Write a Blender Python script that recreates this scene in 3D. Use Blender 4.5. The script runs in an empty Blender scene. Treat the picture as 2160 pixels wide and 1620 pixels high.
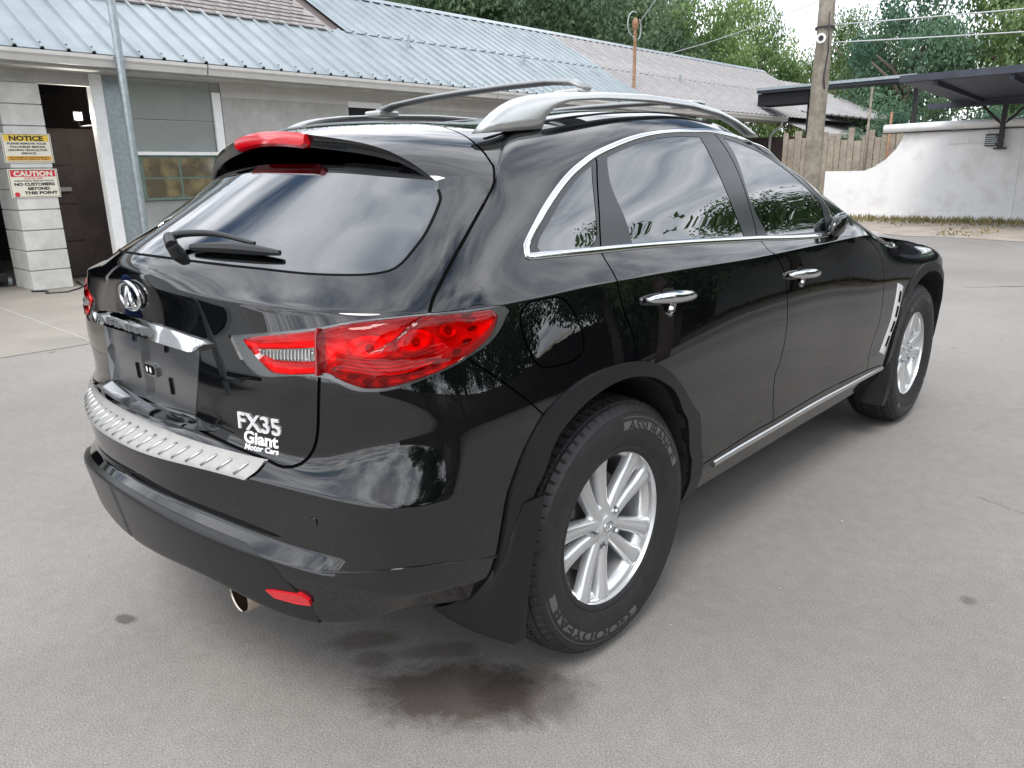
import bpy, bmesh, math, random, json
import numpy as np
from mathutils import Vector, Matrix
from mathutils.geometry import delaunay_2d_cdt
random.seed(7); RNG=np.random.default_rng(11)
sc=bpy.context.scene; COL=sc.collection

# ------------------------------------------------------------------ camera
cd=bpy.data.cameras.new('camera'); cam=bpy.data.objects.new('camera',cd); COL.objects.link(cam)
CAMLOC=(2.099,-1.719,1.438); YAW,PIT,ROL,FPX=-.755,-.274,-.020,1584.4
_f=Vector((math.sin(YAW)*math.cos(PIT),math.cos(YAW)*math.cos(PIT),math.sin(PIT)))
_r=Vector((math.cos(YAW),-math.sin(YAW),0)); _u=_r.cross(_f)
_r2=_r*math.cos(ROL)+_u*math.sin(ROL); _u2=_u*math.cos(ROL)-_r*math.sin(ROL)
cam.matrix_world=Matrix(((_r2.x,_u2.x,-_f.x,CAMLOC[0]),(_r2.y,_u2.y,-_f.y,CAMLOC[1]),(_r2.z,_u2.z,-_f.z,CAMLOC[2]),(0,0,0,1)))
cd.sensor_width=36; cd.lens=36*FPX/2160; cd.clip_start=.05; cd.clip_end=2000
sc.camera=cam
sc.render.resolution_x=1024; sc.render.resolution_y=768
# ------------------------------------------------------------------ sky, sun, exposure
SUN_EL,SUN_AZ=math.radians(58),math.radians(150)     # azimuth clockwise from +Y
w=bpy.data.worlds.new('World'); sc.world=w; w.use_nodes=True
nt=w.node_tree; nt.nodes.clear(); N=nt.nodes; L=nt.links
def nd(t,**k):
    n=N.new(t)
    for a,b in k.items(): setattr(n,a,b)
    return n
sky=nd('ShaderNodeTexSky'); sky.sky_type='NISHITA'; sky.sun_disc=False; sky.sun_elevation=SUN_EL; sky.sun_rotation=SUN_AZ
sky.air_density=1.6; sky.dust_density=1.5
tc=nd('ShaderNodeTexCoord'); sx=nd('ShaderNodeSeparateXYZ'); L.new(tc.outputs['Generated'],sx.inputs[0])
def mth(op,a,b=None):
    n=nd('ShaderNodeMath',operation=op)
    for i,v in enumerate((a,b)):
        if v is None: continue
        if isinstance(v,(int,float)): n.inputs[i].default_value=v
        else: L.new(v,n.inputs[i])
    return n.outputs[0]
zz=mth('ADD',mth('ABSOLUTE',sx.outputs[2]),.18)
cv=nd('ShaderNodeCombineXYZ'); L.new(mth('DIVIDE',sx.outputs[0],zz),cv.inputs[0]); L.new(mth('DIVIDE',sx.outputs[1],zz),cv.inputs[1])
mp=nd('ShaderNodeMapping'); mp.inputs['Rotation'].default_value=(0,0,.6); mp.inputs['Scale'].default_value=(1.0,1.25,1); mp.inputs['Location'].default_value=(3.1,1.7,0); L.new(cv.outputs[0],mp.inputs[0])
n1=nd('ShaderNodeTexNoise'); n1.inputs['Scale'].default_value=1.2; n1.inputs['Detail'].default_value=7; n1.inputs['Roughness'].default_value=.56; n1.inputs['Distortion'].default_value=.15; L.new(mp.outputs[0],n1.inputs['Vector'])
n2=nd('ShaderNodeTexNoise'); n2.inputs['Scale'].default_value=2.3; n2.inputs['Detail'].default_value=6; n2.inputs['Roughness'].default_value=.55; n2.inputs['Distortion'].default_value=.15; L.new(mp.outputs[0],n2.inputs['Vector'])
cov=nd('ShaderNodeValToRGB'); cov.color_ramp.elements[0].position=.36; cov.color_ramp.elements[0].color=(0,0,0,1); cov.color_ramp.elements[1].position=.48; cov.color_ramp.elements[1].color=(1,1,1,1); L.new(n1.outputs['Fac'],cov.inputs[0])
cl=nd('ShaderNodeValToRGB'); e=cl.color_ramp.elements
e[0].position=.36; e[0].color=(.36,.385,.43,1); e[1].position=.66; e[1].color=(1.0,1.0,1.0,1)
L.new(n2.outputs['Fac'],cl.inputs[0])
clm=nd('ShaderNodeMix',data_type='RGBA',blend_type='MULTIPLY'); clm.inputs[0].default_value=1; L.new(cl.outputs[0],clm.inputs[6]); clm.inputs[7].default_value=(20.5,20.7,21.3,1)
mx=nd('ShaderNodeMix',data_type='RGBA'); L.new(cov.outputs[0],mx.inputs[0]); L.new(sky.outputs[0],mx.inputs[6]); L.new(clm.outputs[2],mx.inputs[7])
bg=nd('ShaderNodeBackground'); bg.inputs[1].default_value=.10; L.new(mx.outputs[2],bg.inputs[0])
wo=nd('ShaderNodeOutputWorld'); L.new(bg.outputs[0],wo.inputs[0])
sl=bpy.data.lights.new('sun','SUN'); sl.energy=1.5; sl.angle=math.radians(22); sl.color=(1,.965,.91)
so=bpy.data.objects.new('sun',sl); COL.objects.link(so)
sd=Vector((math.sin(SUN_AZ)*math.cos(SUN_EL),math.cos(SUN_AZ)*math.cos(SUN_EL),math.sin(SUN_EL)))
so.rotation_euler=sd.to_track_quat('Z','Y').to_euler(); so.location=sd*60
vs=sc.view_settings; vs.view_transform='Standard'; vs.look='None'; vs.exposure=0.55; vs.gamma=1; vs.use_curve_mapping=False
sc.cycles.max_bounces=8; sc.cycles.glossy_bounces=5; sc.cycles.transmission_bounces=6; sc.cycles.sample_clamp_indirect=6; sc.cycles.use_denoising=True

# ------------------------------------------------------------------ helpers
def tag(o,label=None,cat=None,group=None,kind=None):
    if label: o['label']=label
    if cat: o['category']=cat
    if group: o['group']=group
    if kind: o['kind']=kind
    return o
def empty(name,loc=(0,0,0),rz=0,**k):
    o=bpy.data.objects.new(name,None); COL.objects.link(o); o.location=loc; o.rotation_euler=(0,0,rz); o.empty_display_size=.2
    return tag(o,**k)
def link(name,me,m=None,parent=None,**k):
    o=bpy.data.objects.new(name,me); COL.objects.link(o)
    if m is not None and not me.materials: me.materials.append(m)
    if parent is not None: o.parent=parent
    return tag(o,**k)
def mesh_from(name,V,F,smooth=False,normals=None):
    me=bpy.data.meshes.new(name); me.from_pydata([tuple(map(float,v)) for v in V],[],[tuple(map(int,f)) for f in F]); me.update()
    if smooth:
        me.polygons.foreach_set('use_smooth',[True]*len(me.polygons))
    if normals is not None: me.normals_split_custom_set_from_vertices([tuple(map(float,n)) for n in normals])
    return me
class MB:
    """collects simple shapes into one mesh"""
    def __init__(s): s.v=[]; s.f=[]
    def add(s,V,F):
        b=len(s.v); s.v+= [tuple(map(float,p)) for p in V]; s.f+=[tuple(i+b for i in f) for f in F]; return s
    def box(s,x0,y0,z0,x1,y1,z1):
        V=[(x,y,z) for x in (x0,x1) for y in (y0,y1) for z in (z0,z1)]
        return s.add(V,[(0,1,3,2),(4,6,7,5),(0,4,5,1),(2,3,7,6),(0,2,6,4),(1,5,7,3)])
    def prism(s,poly,axis,a,b):
        """extrude a 2D polygon along axis ('x','y','z') from a to b"""
        n=len(poly)
        mk={'x':lambda p,q:(q,p[0],p[1]),'y':lambda p,q:(p[0],q,p[1]),'z':lambda p,q:(p[0],p[1],q)}[axis]
        V=[mk(p,a) for p in poly]+[mk(p,b) for p in poly]
        F=[tuple(range(n))[::-1],tuple(range(n,2*n))]+[(i,(i+1)%n,n+(i+1)%n,n+i) for i in range(n)]
        return s.add(V,F)
    def tube(s,pts,r,n=8,cap=True):
        pts=[Vector(p) for p in pts]; rr=r if isinstance(r,(list,tuple)) else [r]*len(pts)
        b=len(s.v); prev=None
        for i,p in enumerate(pts):
            t=(pts[min(i+1,len(pts)-1)]-pts[max(i-1,0)]).normalized()
            a=prev if prev is not None else (Vector((0,0,1)) if abs(t.z)<.9 else Vector((1,0,0)))
            x=(a-t*a.dot(t)).normalized(); y=t.cross(x); prev=x
            for k in range(n):
                an=2*math.pi*k/n; s.v.append(tuple(p+(x*math.cos(an)+y*math.sin(an))*rr[i]))
        for i in range(len(pts)-1):
            for k in range(n):
                a=b+i*n+k; c=b+i*n+(k+1)%n; s.f.append((a,c,c+n,a+n))
        if cap:
            s.f.append(tuple(b+k for k in range(n))[::-1]); e=b+(len(pts)-1)*n; s.f.append(tuple(e+k for k in range(n)))
        return s
    def lathe(s,prof,n=48,axis='x',org=(0,0,0),close=False):
        """prof: (a along axis, radius)"""
        b=len(s.v); m=len(prof)
        for k in range(n):
            an=2*math.pi*k/n; c,si=math.cos(an),math.sin(an)
            for a,r in prof:
                if axis=='x': p=(a,r*c,r*si)
                elif axis=='z': p=(r*c,r*si,a)
                else: p=(r*c,a,r*si)
                s.v.append((p[0]+org[0],p[1]+org[1],p[2]+org[2]))
        for k in range(n):
            k2=(k+1)%n
            for j in range(m-1 if not close else m):
                j2=(j+1)%m
                s.f.append((b+k*m+j,b+k*m+j2,b+k2*m+j2,b+k2*m+j))
        return s
    def build(s,name,m=None,parent=None,smooth=False,bevel=0,auto=None,**k):
        me=mesh_from(name,s.v,s.f)
        bm=bmesh.new(); bm.from_mesh(me); bmesh.ops.recalc_face_normals(bm,faces=bm.faces)
        if bevel: bmesh.ops.bevel(bm,geom=list(bm.edges),offset=bevel,segments=2,profile=.6,affect='EDGES',clamp_overlap=True)
        bm.to_mesh(me); bm.free()
        if smooth or auto:
            me.polygons.foreach_set('use_smooth',[True]*len(me.polygons))
            if auto: me.set_sharp_from_angle(angle=math.radians(auto))
        return link(name,me,m,parent,**k)
# ---- materials
def mat(name,col,rough=.5,metal=0,coat=0,spec=.5,noise=None,bump=None,var=None,trans=0,emis=None,estr=0,ior=1.5,coatr=.03,alpha=1):
    """noise: (scale, amount) value variation; var:(col2,scale,lo,hi) large patches; bump:(scale,strength,dist)"""
    m=bpy.data.materials.new(name); m.use_nodes=True; t=m.node_tree; b=t.nodes['Principled BSDF']; nl=t.links
    b.inputs['Base Color'].default_value=(*col,1); b.inputs['Roughness'].default_value=rough; b.inputs['Metallic'].default_value=metal
    b.inputs['Coat Weight'].default_value=coat; b.inputs['Coat Roughness'].default_value=coatr; b.inputs['Specular IOR Level'].default_value=spec
    b.inputs['Transmission Weight'].default_value=trans; b.inputs['IOR'].default_value=ior
    if emis: b.inputs['Emission Color'].default_value=(*emis,1); b.inputs['Emission Strength'].default_value=estr
    if noise or var or bump:
        co=t.nodes.new('ShaderNodeTexCoord'); cur=None
        if var:
            n=t.nodes.new('ShaderNodeTexNoise'); n.inputs['Scale'].default_value=var[1]; n.inputs['Detail'].default_value=6; n.inputs['Roughness'].default_value=.62; nl.new(co.outputs['Object'],n.inputs['Vector'])
            r=t.nodes.new('ShaderNodeValToRGB'); r.color_ramp.elements[0].position=var[2]; r.color_ramp.elements[1].position=var[3]; r.color_ramp.elements[0].color=(*col,1); r.color_ramp.elements[1].color=(*var[0],1); nl.new(n.outputs['Fac'],r.inputs[0]); cur=r.outputs[0]
        if noise:
            n=t.nodes.new('ShaderNodeTexNoise'); n.inputs['Scale'].default_value=noise[0]; n.inputs['Detail'].default_value=5; n.inputs['Roughness'].default_value=.7; nl.new(co.outputs['Object'],n.inputs['Vector'])
            r=t.nodes.new('ShaderNodeMapRange'); r.inputs[1].default_value=.3; r.inputs[2].default_value=.7; r.inputs[3].default_value=1-noise[1]; r.inputs[4].default_value=1+noise[1]; nl.new(n.outputs['Fac'],r.inputs[0])
            x=t.nodes.new('ShaderNodeMix'); x.data_type='RGBA'; x.blend_type='MULTIPLY'; x.inputs[0].default_value=1
            if cur is not None: nl.new(cur,x.inputs[6])
            else: x.inputs[6].default_value=(*col,1)
            nl.new(r.outputs[0],x.inputs[7]); cur=x.outputs[2]
        if cur is not None: nl.new(cur,b.inputs['Base Color'])
        if bump:
            n=t.nodes.new('ShaderNodeTexNoise'); n.inputs['Scale'].default_value=bump[0]; n.inputs['Detail'].default_value=4; nl.new(co.outputs['Object'],n.inputs['Vector'])
            bp=t.nodes.new('ShaderNodeBump'); bp.inputs['Strength'].default_value=bump[1]; bp.inputs['Distance'].default_value=bump[2]; nl.new(n.outputs['Fac'],bp.inputs['Height']); nl.new(bp.outputs[0],b.inputs['Normal'])
    return m
M={}
def setp(m,**k):
    b=m.node_tree.nodes['Principled BSDF']
    for n,v in k.items(): b.inputs[n.replace('_',' ')].default_value=v
    return m
def text_mesh(s,size=1,extrude=0,bold=0,align='CENTER',shear=0,xs=1.0):
    cu=bpy.data.curves.new('lettering','FONT'); cu.body=s; cu.size=size; cu.extrude=extrude; cu.offset=bold; cu.align_x=align; cu.shear=shear; cu.resolution_u=3
    o=bpy.data.objects.new('lettering_tmp',cu); COL.objects.link(o)
    dg=bpy.context.evaluated_depsgraph_get(); dg.update(); me=bpy.data.meshes.new_from_object(o.evaluated_get(dg))
    V=np.array([v.co[:] for v in me.vertices]).reshape(-1,3); F=[tuple(p.vertices) for p in me.polygons]
    bpy.data.objects.remove(o); bpy.data.curves.remove(cu); bpy.data.meshes.remove(me)
    V[:,0]*=xs
    return V,F
# ------------------------------------------------------------------ environment materials
M['asphalt']=None
def asphalt():
    m=bpy.data.materials.new('asphalt'); m.use_nodes=True; t=m.node_tree; b=t.nodes['Principled BSDF']; nl=t.links; n_=t.nodes
    co=n_.new('ShaderNodeTexCoord')
    def noise(sc_,det=5,ro=.6,dist=0,vec=None):
        n=n_.new('ShaderNodeTexNoise'); n.inputs['Scale'].default_value=sc_; n.inputs['Detail'].default_value=det; n.inputs['Roughness'].default_value=ro; n.inputs['Distortion'].default_value=dist; nl.new(vec or co.outputs['Object'],n.inputs['Vector']); return n.outputs['Fac']
    def ramp(f,p0,c0,p1,c1):
        r=n_.new('ShaderNodeValToRGB'); r.color_ramp.elements[0].position=p0; r.color_ramp.elements[1].position=p1; r.color_ramp.elements[0].color=(*c0,1); r.color_ramp.elements[1].color=(*c1,1); nl.new(f,r.inputs[0]); return r.outputs[0]
    def mul(a,c,f=1.0,mode='MULTIPLY'):
        x=n_.new('ShaderNodeMix'); x.data_type='RGBA'; x.blend_type=mode; x.inputs[0].default_value=f
        nl.new(a,x.inputs[6]); nl.new(c,x.inputs[7]); return x.outputs[2]
    base=ramp(noise(.55,6,.65),.32,(.224,.216,.207),.70,(.270,.261,.250))
    patch=ramp(noise(.22,5,.6,.1),.36,(.86,.86,.86),.64,(1.06,1.055,1.045)); c=mul(base,patch)
    mott=ramp(noise(16,5,.75),.30,(.90,.90,.90),.68,(1.07,1.07,1.07)); c=mul(c,mott)
    grit=ramp(noise(210,3,.85),.34,(.52,.51,.50),.68,(1.50,1.48,1.45)); c=mul(c,grit)
    v=n_.new('ShaderNodeTexVoronoi'); v.inputs['Scale'].default_value=95; nl.new(co.outputs['Object'],v.inputs['Vector'])
    st=ramp(v.outputs['Distance'],.06,(1.75,1.72,1.65),.16,(1,1,1)); c=mul(c,st,.75)
    # small dark oil drops and dirt flecks
    v2=n_.new('ShaderNodeTexVoronoi'); v2.inputs['Scale'].default_value=1.15; v2.inputs['Randomness'].default_value=1; nl.new(co.outputs['Object'],v2.inputs['Vector'])
    d2=n_.new('ShaderNodeMath'); d2.operation='ADD'; nl.new(v2.outputs['Distance'],d2.inputs[0]); 
    nn=n_.new('ShaderNodeMath'); nn.operation='MULTIPLY'; nn.inputs[1].default_value=.09; nl.new(noise(14,4,.6),nn.inputs[0]); nl.new(nn.outputs[0],d2.inputs[1])
    sp=ramp(d2.outputs[0],.070,(.50,.48,.46),.092,(1,1,1)); c=mul(c,sp,.8)
    # oil stain under the tail of the car: wet dark patch with ragged rim
    def blob(cx,cy,rx,ry,rot,col,amt,edge=.35):
        nonlocal c
        mp=n_.new('ShaderNodeMapping'); mp.vector_type='TEXTURE'; mp.inputs['Location'].default_value=(cx,cy,0); mp.inputs['Rotation'].default_value=(0,0,rot); mp.inputs['Scale'].default_value=(rx,ry,1); nl.new(co.outputs['Object'],mp.inputs[0])
        ln=n_.new('ShaderNodeVectorMath'); ln.operation='LENGTH'; nl.new(mp.outputs[0],ln.inputs[0])
        a=n_.new('ShaderNodeMath'); a.operation='MULTIPLY_ADD'; a.inputs[1].default_value=1.15; nl.new(noise(7.5,6,.72,.8),a.inputs[0]); nl.new(ln.outputs['Value'],a.inputs[2])
        a2=n_.new('ShaderNodeMath'); a2.operation='MULTIPLY'; a2.inputs[1].default_value=.4; nl.new(a.outputs[0],a2.inputs[0]); s=ramp(a2.outputs[0],.4*(1.55-edge),col,.4*1.62,(1,1,1)); c=mul(c,s,amt)
    blob(.70,-.50,.30,.17,.72,(.34,.30,.29),.98,.38); blob(.86,-.36,.2,.15,.5,(.48,.45,.44),.9,.34); blob(.30,-.52,.13,.06,.85,(.5,.47,.45),.8,.4); blob(.40,-.56,.07,.05,.7,(.5,.47,.45),.7,.4)
    blob(.52,-.40,.16,.05,.9,(.55,.52,.50),.8,.4); blob(1.62,5.2,2.3,.09,1.42,(.78,.77,.76),.8,.7); blob(2.15,6.6,2.6,.08,1.36,(.80,.79,.78),.8,.7); blob(3.2,2.2,.5,.3,.3,(.82,.81,.80),.8,.7); blob(-.42,-.99,.05,.03,.3,(.40,.37,.35),.9,.3); blob(2.0,.9,.10,.06,1.2,(.6,.58,.57),.7,.5)
    # faint tyre tracks curving away past the front of the car
    for (x0,y0,r0) in ((3.0,6.0,5.2),(3.0,6.0,3.75)):
        pass
    nl.new(c,b.inputs['Base Color']); b.inputs['Roughness'].default_value=.82; b.inputs['Specular IOR Level'].default_value=.35
    bp=n_.new('ShaderNodeBump'); bp.inputs['Strength'].default_value=.55; bp.inputs['Distance'].default_value=.004; nl.new(noise(170,3,.7),bp.inputs['Height']); nl.new(bp.outputs[0],b.inputs['Normal'])
    return m
M['asphalt']=asphalt()
M['concrete']=mat('concrete_apron',(.29,.265,.23),.85,noise=(40,.12),var=((.215,.20,.178),1.1,.35,.7),bump=(120,.3,.003))
M['block']=mat('painted_block',(.60,.60,.57),.75,noise=(5,.12),var=((.47,.47,.44),2.2,.45,.75),bump=(60,.35,.004))
M['wallpaint']=mat('weathered_white_paint',(.42,.42,.40),.7,noise=(8,.10),var=((.31,.31,.30),1.3,.42,.72),bump=(30,.15,.003))
M['glosspanel']=mat('gloss_door_panel',(.40,.42,.41),.10,metal=.35,coat=1,noise=(2.5,.05),var=((.36,.38,.37),1.2,.4,.7))
M['white']=mat('white_paint',(.76,.77,.77),.5,noise=(12,.06),var=((.60,.60,.58),1.8,.5,.8))
M['whitewall']=mat('white_sheet_wall',(.84,.845,.85),.5,noise=(3,.05),var=((.62,.61,.59),1.7,.5,.82))
M['gutter']=mat('gutter_white',(.52,.51,.49),.45,noise=(4,.08),var=((.52,.50,.46),2.5,.55,.8))
M['shade_trim']=mat('shade_trim_brown',(.075,.055,.052),.7,noise=(20,.25))
M['roof']=mat('galvalume_roof',(.285,.332,.352),.34,metal=.4,noise=(2.0,.10),var=((.215,.25,.268),.8,.4,.75))
M['roofold']=mat('grey_old_roof',(.31,.30,.30),.5,metal=.1,noise=(6,.14),var=((.23,.225,.225),1.2,.45,.75))
M['shingle']=mat('shingle',(.22,.20,.19),.9,noise=(18,.3),var=((.29,.27,.26),3,.4,.7),bump=(60,.4,.01))
M['dark']=mat('interior_shade',(.012,.012,.016),.9)  # near-black colour puts the shade of the bay into its walls and ceiling
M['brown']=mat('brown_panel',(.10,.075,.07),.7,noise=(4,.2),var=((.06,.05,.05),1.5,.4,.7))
M['galv']=mat('galvanised_pipe',(.36,.41,.43),.42,metal=.7,noise=(14,.2))
M['greenframe']=mat('green_frame',(.10,.15,.12),.5,noise=(10,.2))
M['pane']=mat('window_pane',(.10,.085,.055),.06,coat=1,var=((.22,.18,.10),2.6,.45,.6))  # brown patches paint in what the glass reflects
M['rust']=mat('rusty_pipe',(.26,.12,.06),.75,noise=(22,.35),var=((.36,.24,.16),6,.4,.7))
M['pole']=mat('weathered_pole',(.20,.175,.14),.85,noise=(9,.3),var=((.30,.27,.22),3,.4,.7),bump=(40,.5,.006))
M['wire']=mat('wire',(.03,.03,.035),.6)
M['wireg']=mat('grey_wire',(.45,.47,.48),.6)
M['canopy']=mat('dark_canopy',(.042,.048,.068),.6,noise=(3,.3))
M['wood']=mat('old_planks',(.34,.30,.24),.85,noise=(12,.25),var=((.24,.20,.16),2.2,.4,.7))
M['grass']=mat('dry_grass',(.20,.19,.07),.8,var=((.30,.25,.13),3,.4,.65))
M['dirt']=mat('gravel_strip',(.38,.33,.28),.95,noise=(30,.3),var=((.26,.22,.19),2,.4,.7),bump=(80,.5,.01))
M['bark']=mat('bark',(.16,.13,.11),.9,noise=(10,.3),bump=(25,.6,.02))
M['redp']=mat('red_enamel',(.45,.02,.03),.4)
M['blackm']=mat('black_metal',(.02,.02,.022),.5)
M['yellow']=mat('yellow_paint',(.65,.48,.03),.5)
M['signw']=mat('sign_cream',(.72,.69,.58),.5,noise=(8,.05)); M['signy']=mat('sign_yellow',(.75,.52,.05),.5); M['signo']=mat('sign_orange',(.70,.36,.05),.5); M['signr']=mat('sign_red',(.55,.03,.05),.5); M['ink']=mat('sign_ink',(.02,.02,.02),.6)
M['lamp']=mat('lamp_glass',(.9,.9,.9),.4,emis=(1,.97,.9),estr=9)
M['mortar']=mat('mortar',(.40,.40,.38),.9)
def leafmat(name,c,c2):
    m=bpy.data.materials.new(name); m.use_nodes=True; t=m.node_tree; b=t.nodes['Principled BSDF']; nl=t.links
    g=t.nodes.new('ShaderNodeObjectInfo'); co=t.nodes.new('ShaderNodeTexCoord'); n=t.nodes.new('ShaderNodeTexNoise'); n.inputs['Scale'].default_value=.9; n.inputs['Detail'].default_value=5; nl.new(co.outputs['Object'],n.inputs['Vector'])
    r=t.nodes.new('ShaderNodeValToRGB'); r.color_ramp.elements[0].position=.36; r.color_ramp.elements[1].position=.64; r.color_ramp.elements[0].color=(*c,1); r.color_ramp.elements[1].color=(*c2,1); nl.new(n.outputs['Fac'],r.inputs[0]); nl.new(r.outputs[0],b.inputs['Base Color'])
    b.inputs['Roughness'].default_value=.5; b.inputs['Specular IOR Level'].default_value=.3
    tr=t.nodes.new('ShaderNodeBsdfTranslucent'); nl.new(r.outputs[0],tr.inputs[0]); mx=t.nodes.new('ShaderNodeMixShader'); mx.inputs[0].default_value=.42; nl.new(b.outputs[0],mx.inputs[1]); nl.new(tr.outputs[0],mx.inputs[2]); nl.new(mx.outputs[0],t.nodes['Material Output'].inputs[0]); return m
M['leafd']=leafmat('dark_leaves',(.048,.092,.048),(.13,.20,.10)); M['leafm']=leafmat('mid_leaves',(.07,.14,.052),(.19,.28,.11)); M['leafl']=leafmat('light_leaves',(.085,.17,.055),(.27,.37,.14)); M['leafb']=leafmat('blue_green_leaves',(.055,.125,.085),(.16,.27,.16)); M['leafr']=leafmat('rusty_leaves',(.25,.10,.04),(.42,.20,.09))
# ------------------------------------------------------------------ ground
mb=MB(); mb.add([(-150,-150,0),(150,-150,0),(150,220,0),(-150,220,0)],[(0,1,2,3)]); mb.build('ground',M['asphalt'],kind='structure')
mb=MB(); mb.add([(-5.35,-14,.004),(-5.35,40,.004),(-14,40,.004),(-14,-14,.004)],[(0,1,2,3)]); ap=mb.build('concrete_apron',M['concrete'],kind='structure')
for k,y in enumerate((-3.2,.6,4.4,8.2)):
    mb=MB(); mb.add([(-5.35,y,.006),(-5.35,y+.012,.006),(-9.6,y+.012,.006),(-9.6,y,.006)],[(0,1,2,3)]); mb.build('joint',M['mortar'],ap)
mb=MB(); V=[]
n=60
for i in range(n+1):
    t=i/n; x=-16+40*t; yb=15.7+.25*math.sin(x*1.3)+.2*math.sin(x*3.1+1); V+=[(x,yb,.006),(x,24,.006)]
mb.add(V,[(2*i,2*i+2,2*i+3,2*i+1) for i in range(n)]); mb.build('gravel_verge',M['dirt'],kind='structure')
# grass on the verge: blades in one piece of stuff
V=[];F=[]
for i in range(9000):
    x=random.uniform(-9,14); 
    r=random.random()
    y=20.9-abs(random.gauss(0,.75)) if r<.75 else random.uniform(16.0,18.6)
    if r>=.75 and math.sin(x*2.1)+math.sin(x*.9+2)<.55: continue
    h=random.uniform(.05,.16)*(1.15 if y>20.0 else .55); a=random.uniform(0,6.28); w_=random.uniform(.012,.03); lx,ly=random.gauss(0,.05),random.gauss(0,.05)
    b=len(V); V+=[(x-w_*math.cos(a),y-w_*math.sin(a),.006),(x+w_*math.cos(a),y+w_*math.sin(a),.006),(x+lx,y+ly,h)]; F.append((b,b+1,b+2))
link('grass',mesh_from('grass',V,F),M['grass'],kind='stuff')
# pebbles and leaf litter lying on the yard
V=[];F=[]
def peb(x,y,s,h):
    b=len(V); a0=random.random()*6
    for k in range(5): V.append((x+s*math.cos(a0+k*1.256)*random.uniform(.7,1.2),y+s*math.sin(a0+k*1.256)*random.uniform(.7,1.2),.003))
    V.append((x,y,h)); 
    for k in range(5): F.append((b+k,b+(k+1)%5,b+5))
for i in range(420):
    d=random.uniform(0,1)**1.5*12; x=random.uniform(-6,6); y=random.uniform(-2.5,14); s=random.uniform(.003,.010); peb(x,y,s,.002+s*.7)
link('pebbles',mesh_from('pebbles',V,F),M['dirt'],kind='stuff')
# cracks in the asphalt
def crack(pts,w_,name='crack'):
    V=[];F=[]
    P=[Vector((*p,.0045)) for p in pts]; Q=[]
    for a,b in zip(P,P[1:]):
        for i in range(8): Q.append(a+(b-a)*i/8+Vector((random.gauss(0,.012),random.gauss(0,.012),0)))
    for i,q in enumerate(Q):
        t=(Q[min(i+1,len(Q)-1)]-Q[max(0,i-1)]).normalized(); s=Vector((-t.y,t.x,0))*w_*random.uniform(.4,1.1)*(1-abs(i/len(Q)-.5)*1.2); V+=[q+s,q-s]
    for i in range(len(Q)-1): F.append((2*i,2*i+1,2*i+3,2*i+2))
    return link(name,mesh_from(name,V,F),M['mortar_d'],bpy.data.objects['ground'])
M['mortar_d']=mat('crack_dirt',(.06,.055,.05),.95)
crack([(1.48,1.95),(1.60,1.915),(1.78,1.87)],.0022); crack([(1.9,6.6),(2.6,7.2),(3.4,7.3),(4.4,8.1)],.012); crack([(-.1,8.6),(1.0,9.6),(2.4,10.1)],.02)
# ------------------------------------------------------------------ workshop building
XW=-9.7
ws=empty('workshop',(XW,6,0),label='long low white workshop with open bay doors under a pale metal roof',cat='building')
def par(o): o.parent=ws; o.matrix_parent_inverse=Matrix.Translation((-XW,-6,0)); return o
def wbox(name,m,*b,bevel=0,parent=None):
    mb=MB(); mb.box(*b); o=mb.build(name,m,None,bevel=bevel)
    if parent is None: return par(o)
    o.parent=parent; return o
# block pillar between the bays, block by block
pil=wbox('pillar',M['mortar'],XW-.79,1.325,0,XW-.020,1.785,2.70)
zz_=0
for k in range(10):
    h=.27; z0=k*.27+.007; wbox('concrete_block',M['block'],XW-.804,1.305+random.uniform(0,.004),z0,XW+random.uniform(-.002,.004),1.805,z0+h-.014,bevel=.006,parent=pil)
par(MB().box(XW-.10,-6.0,2.70,XW-.005,2.44,2.90).build('lintel_board',M['wallpaint']))
par(MB().box(XW-.08,-2.2,0,XW,-1.7,2.70).build('wall_pier',M['block']))
# jamb, bay interior
par(MB().box(XW-.14,2.44,0,XW+.02,2.60,2.90).build('door_jamb',M['white'],bevel=.006))
par(MB().box(XW-.16,2.60,0,XW-.02,2.84,2.90).build('door_jamb',M['galv']))
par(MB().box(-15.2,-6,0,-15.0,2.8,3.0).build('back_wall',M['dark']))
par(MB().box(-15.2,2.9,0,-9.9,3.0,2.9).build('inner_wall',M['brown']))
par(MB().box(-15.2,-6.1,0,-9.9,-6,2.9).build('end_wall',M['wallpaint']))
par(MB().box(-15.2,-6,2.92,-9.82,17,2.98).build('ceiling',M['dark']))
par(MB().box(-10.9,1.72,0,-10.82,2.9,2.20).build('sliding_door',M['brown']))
for z0,z1 in ((.02,.55),(.57,1.10),(1.12,1.66),(1.68,2.18)): par(MB().box(-10.82,1.74,z0,-10.80,2.40,z1).build('door_panel',M['brown'],bevel=.008))
par(MB().box(-10.80,1.98,1.30,-10.74,2.32,1.36).build('door_handle_rail',M['wallpaint']))
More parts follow.
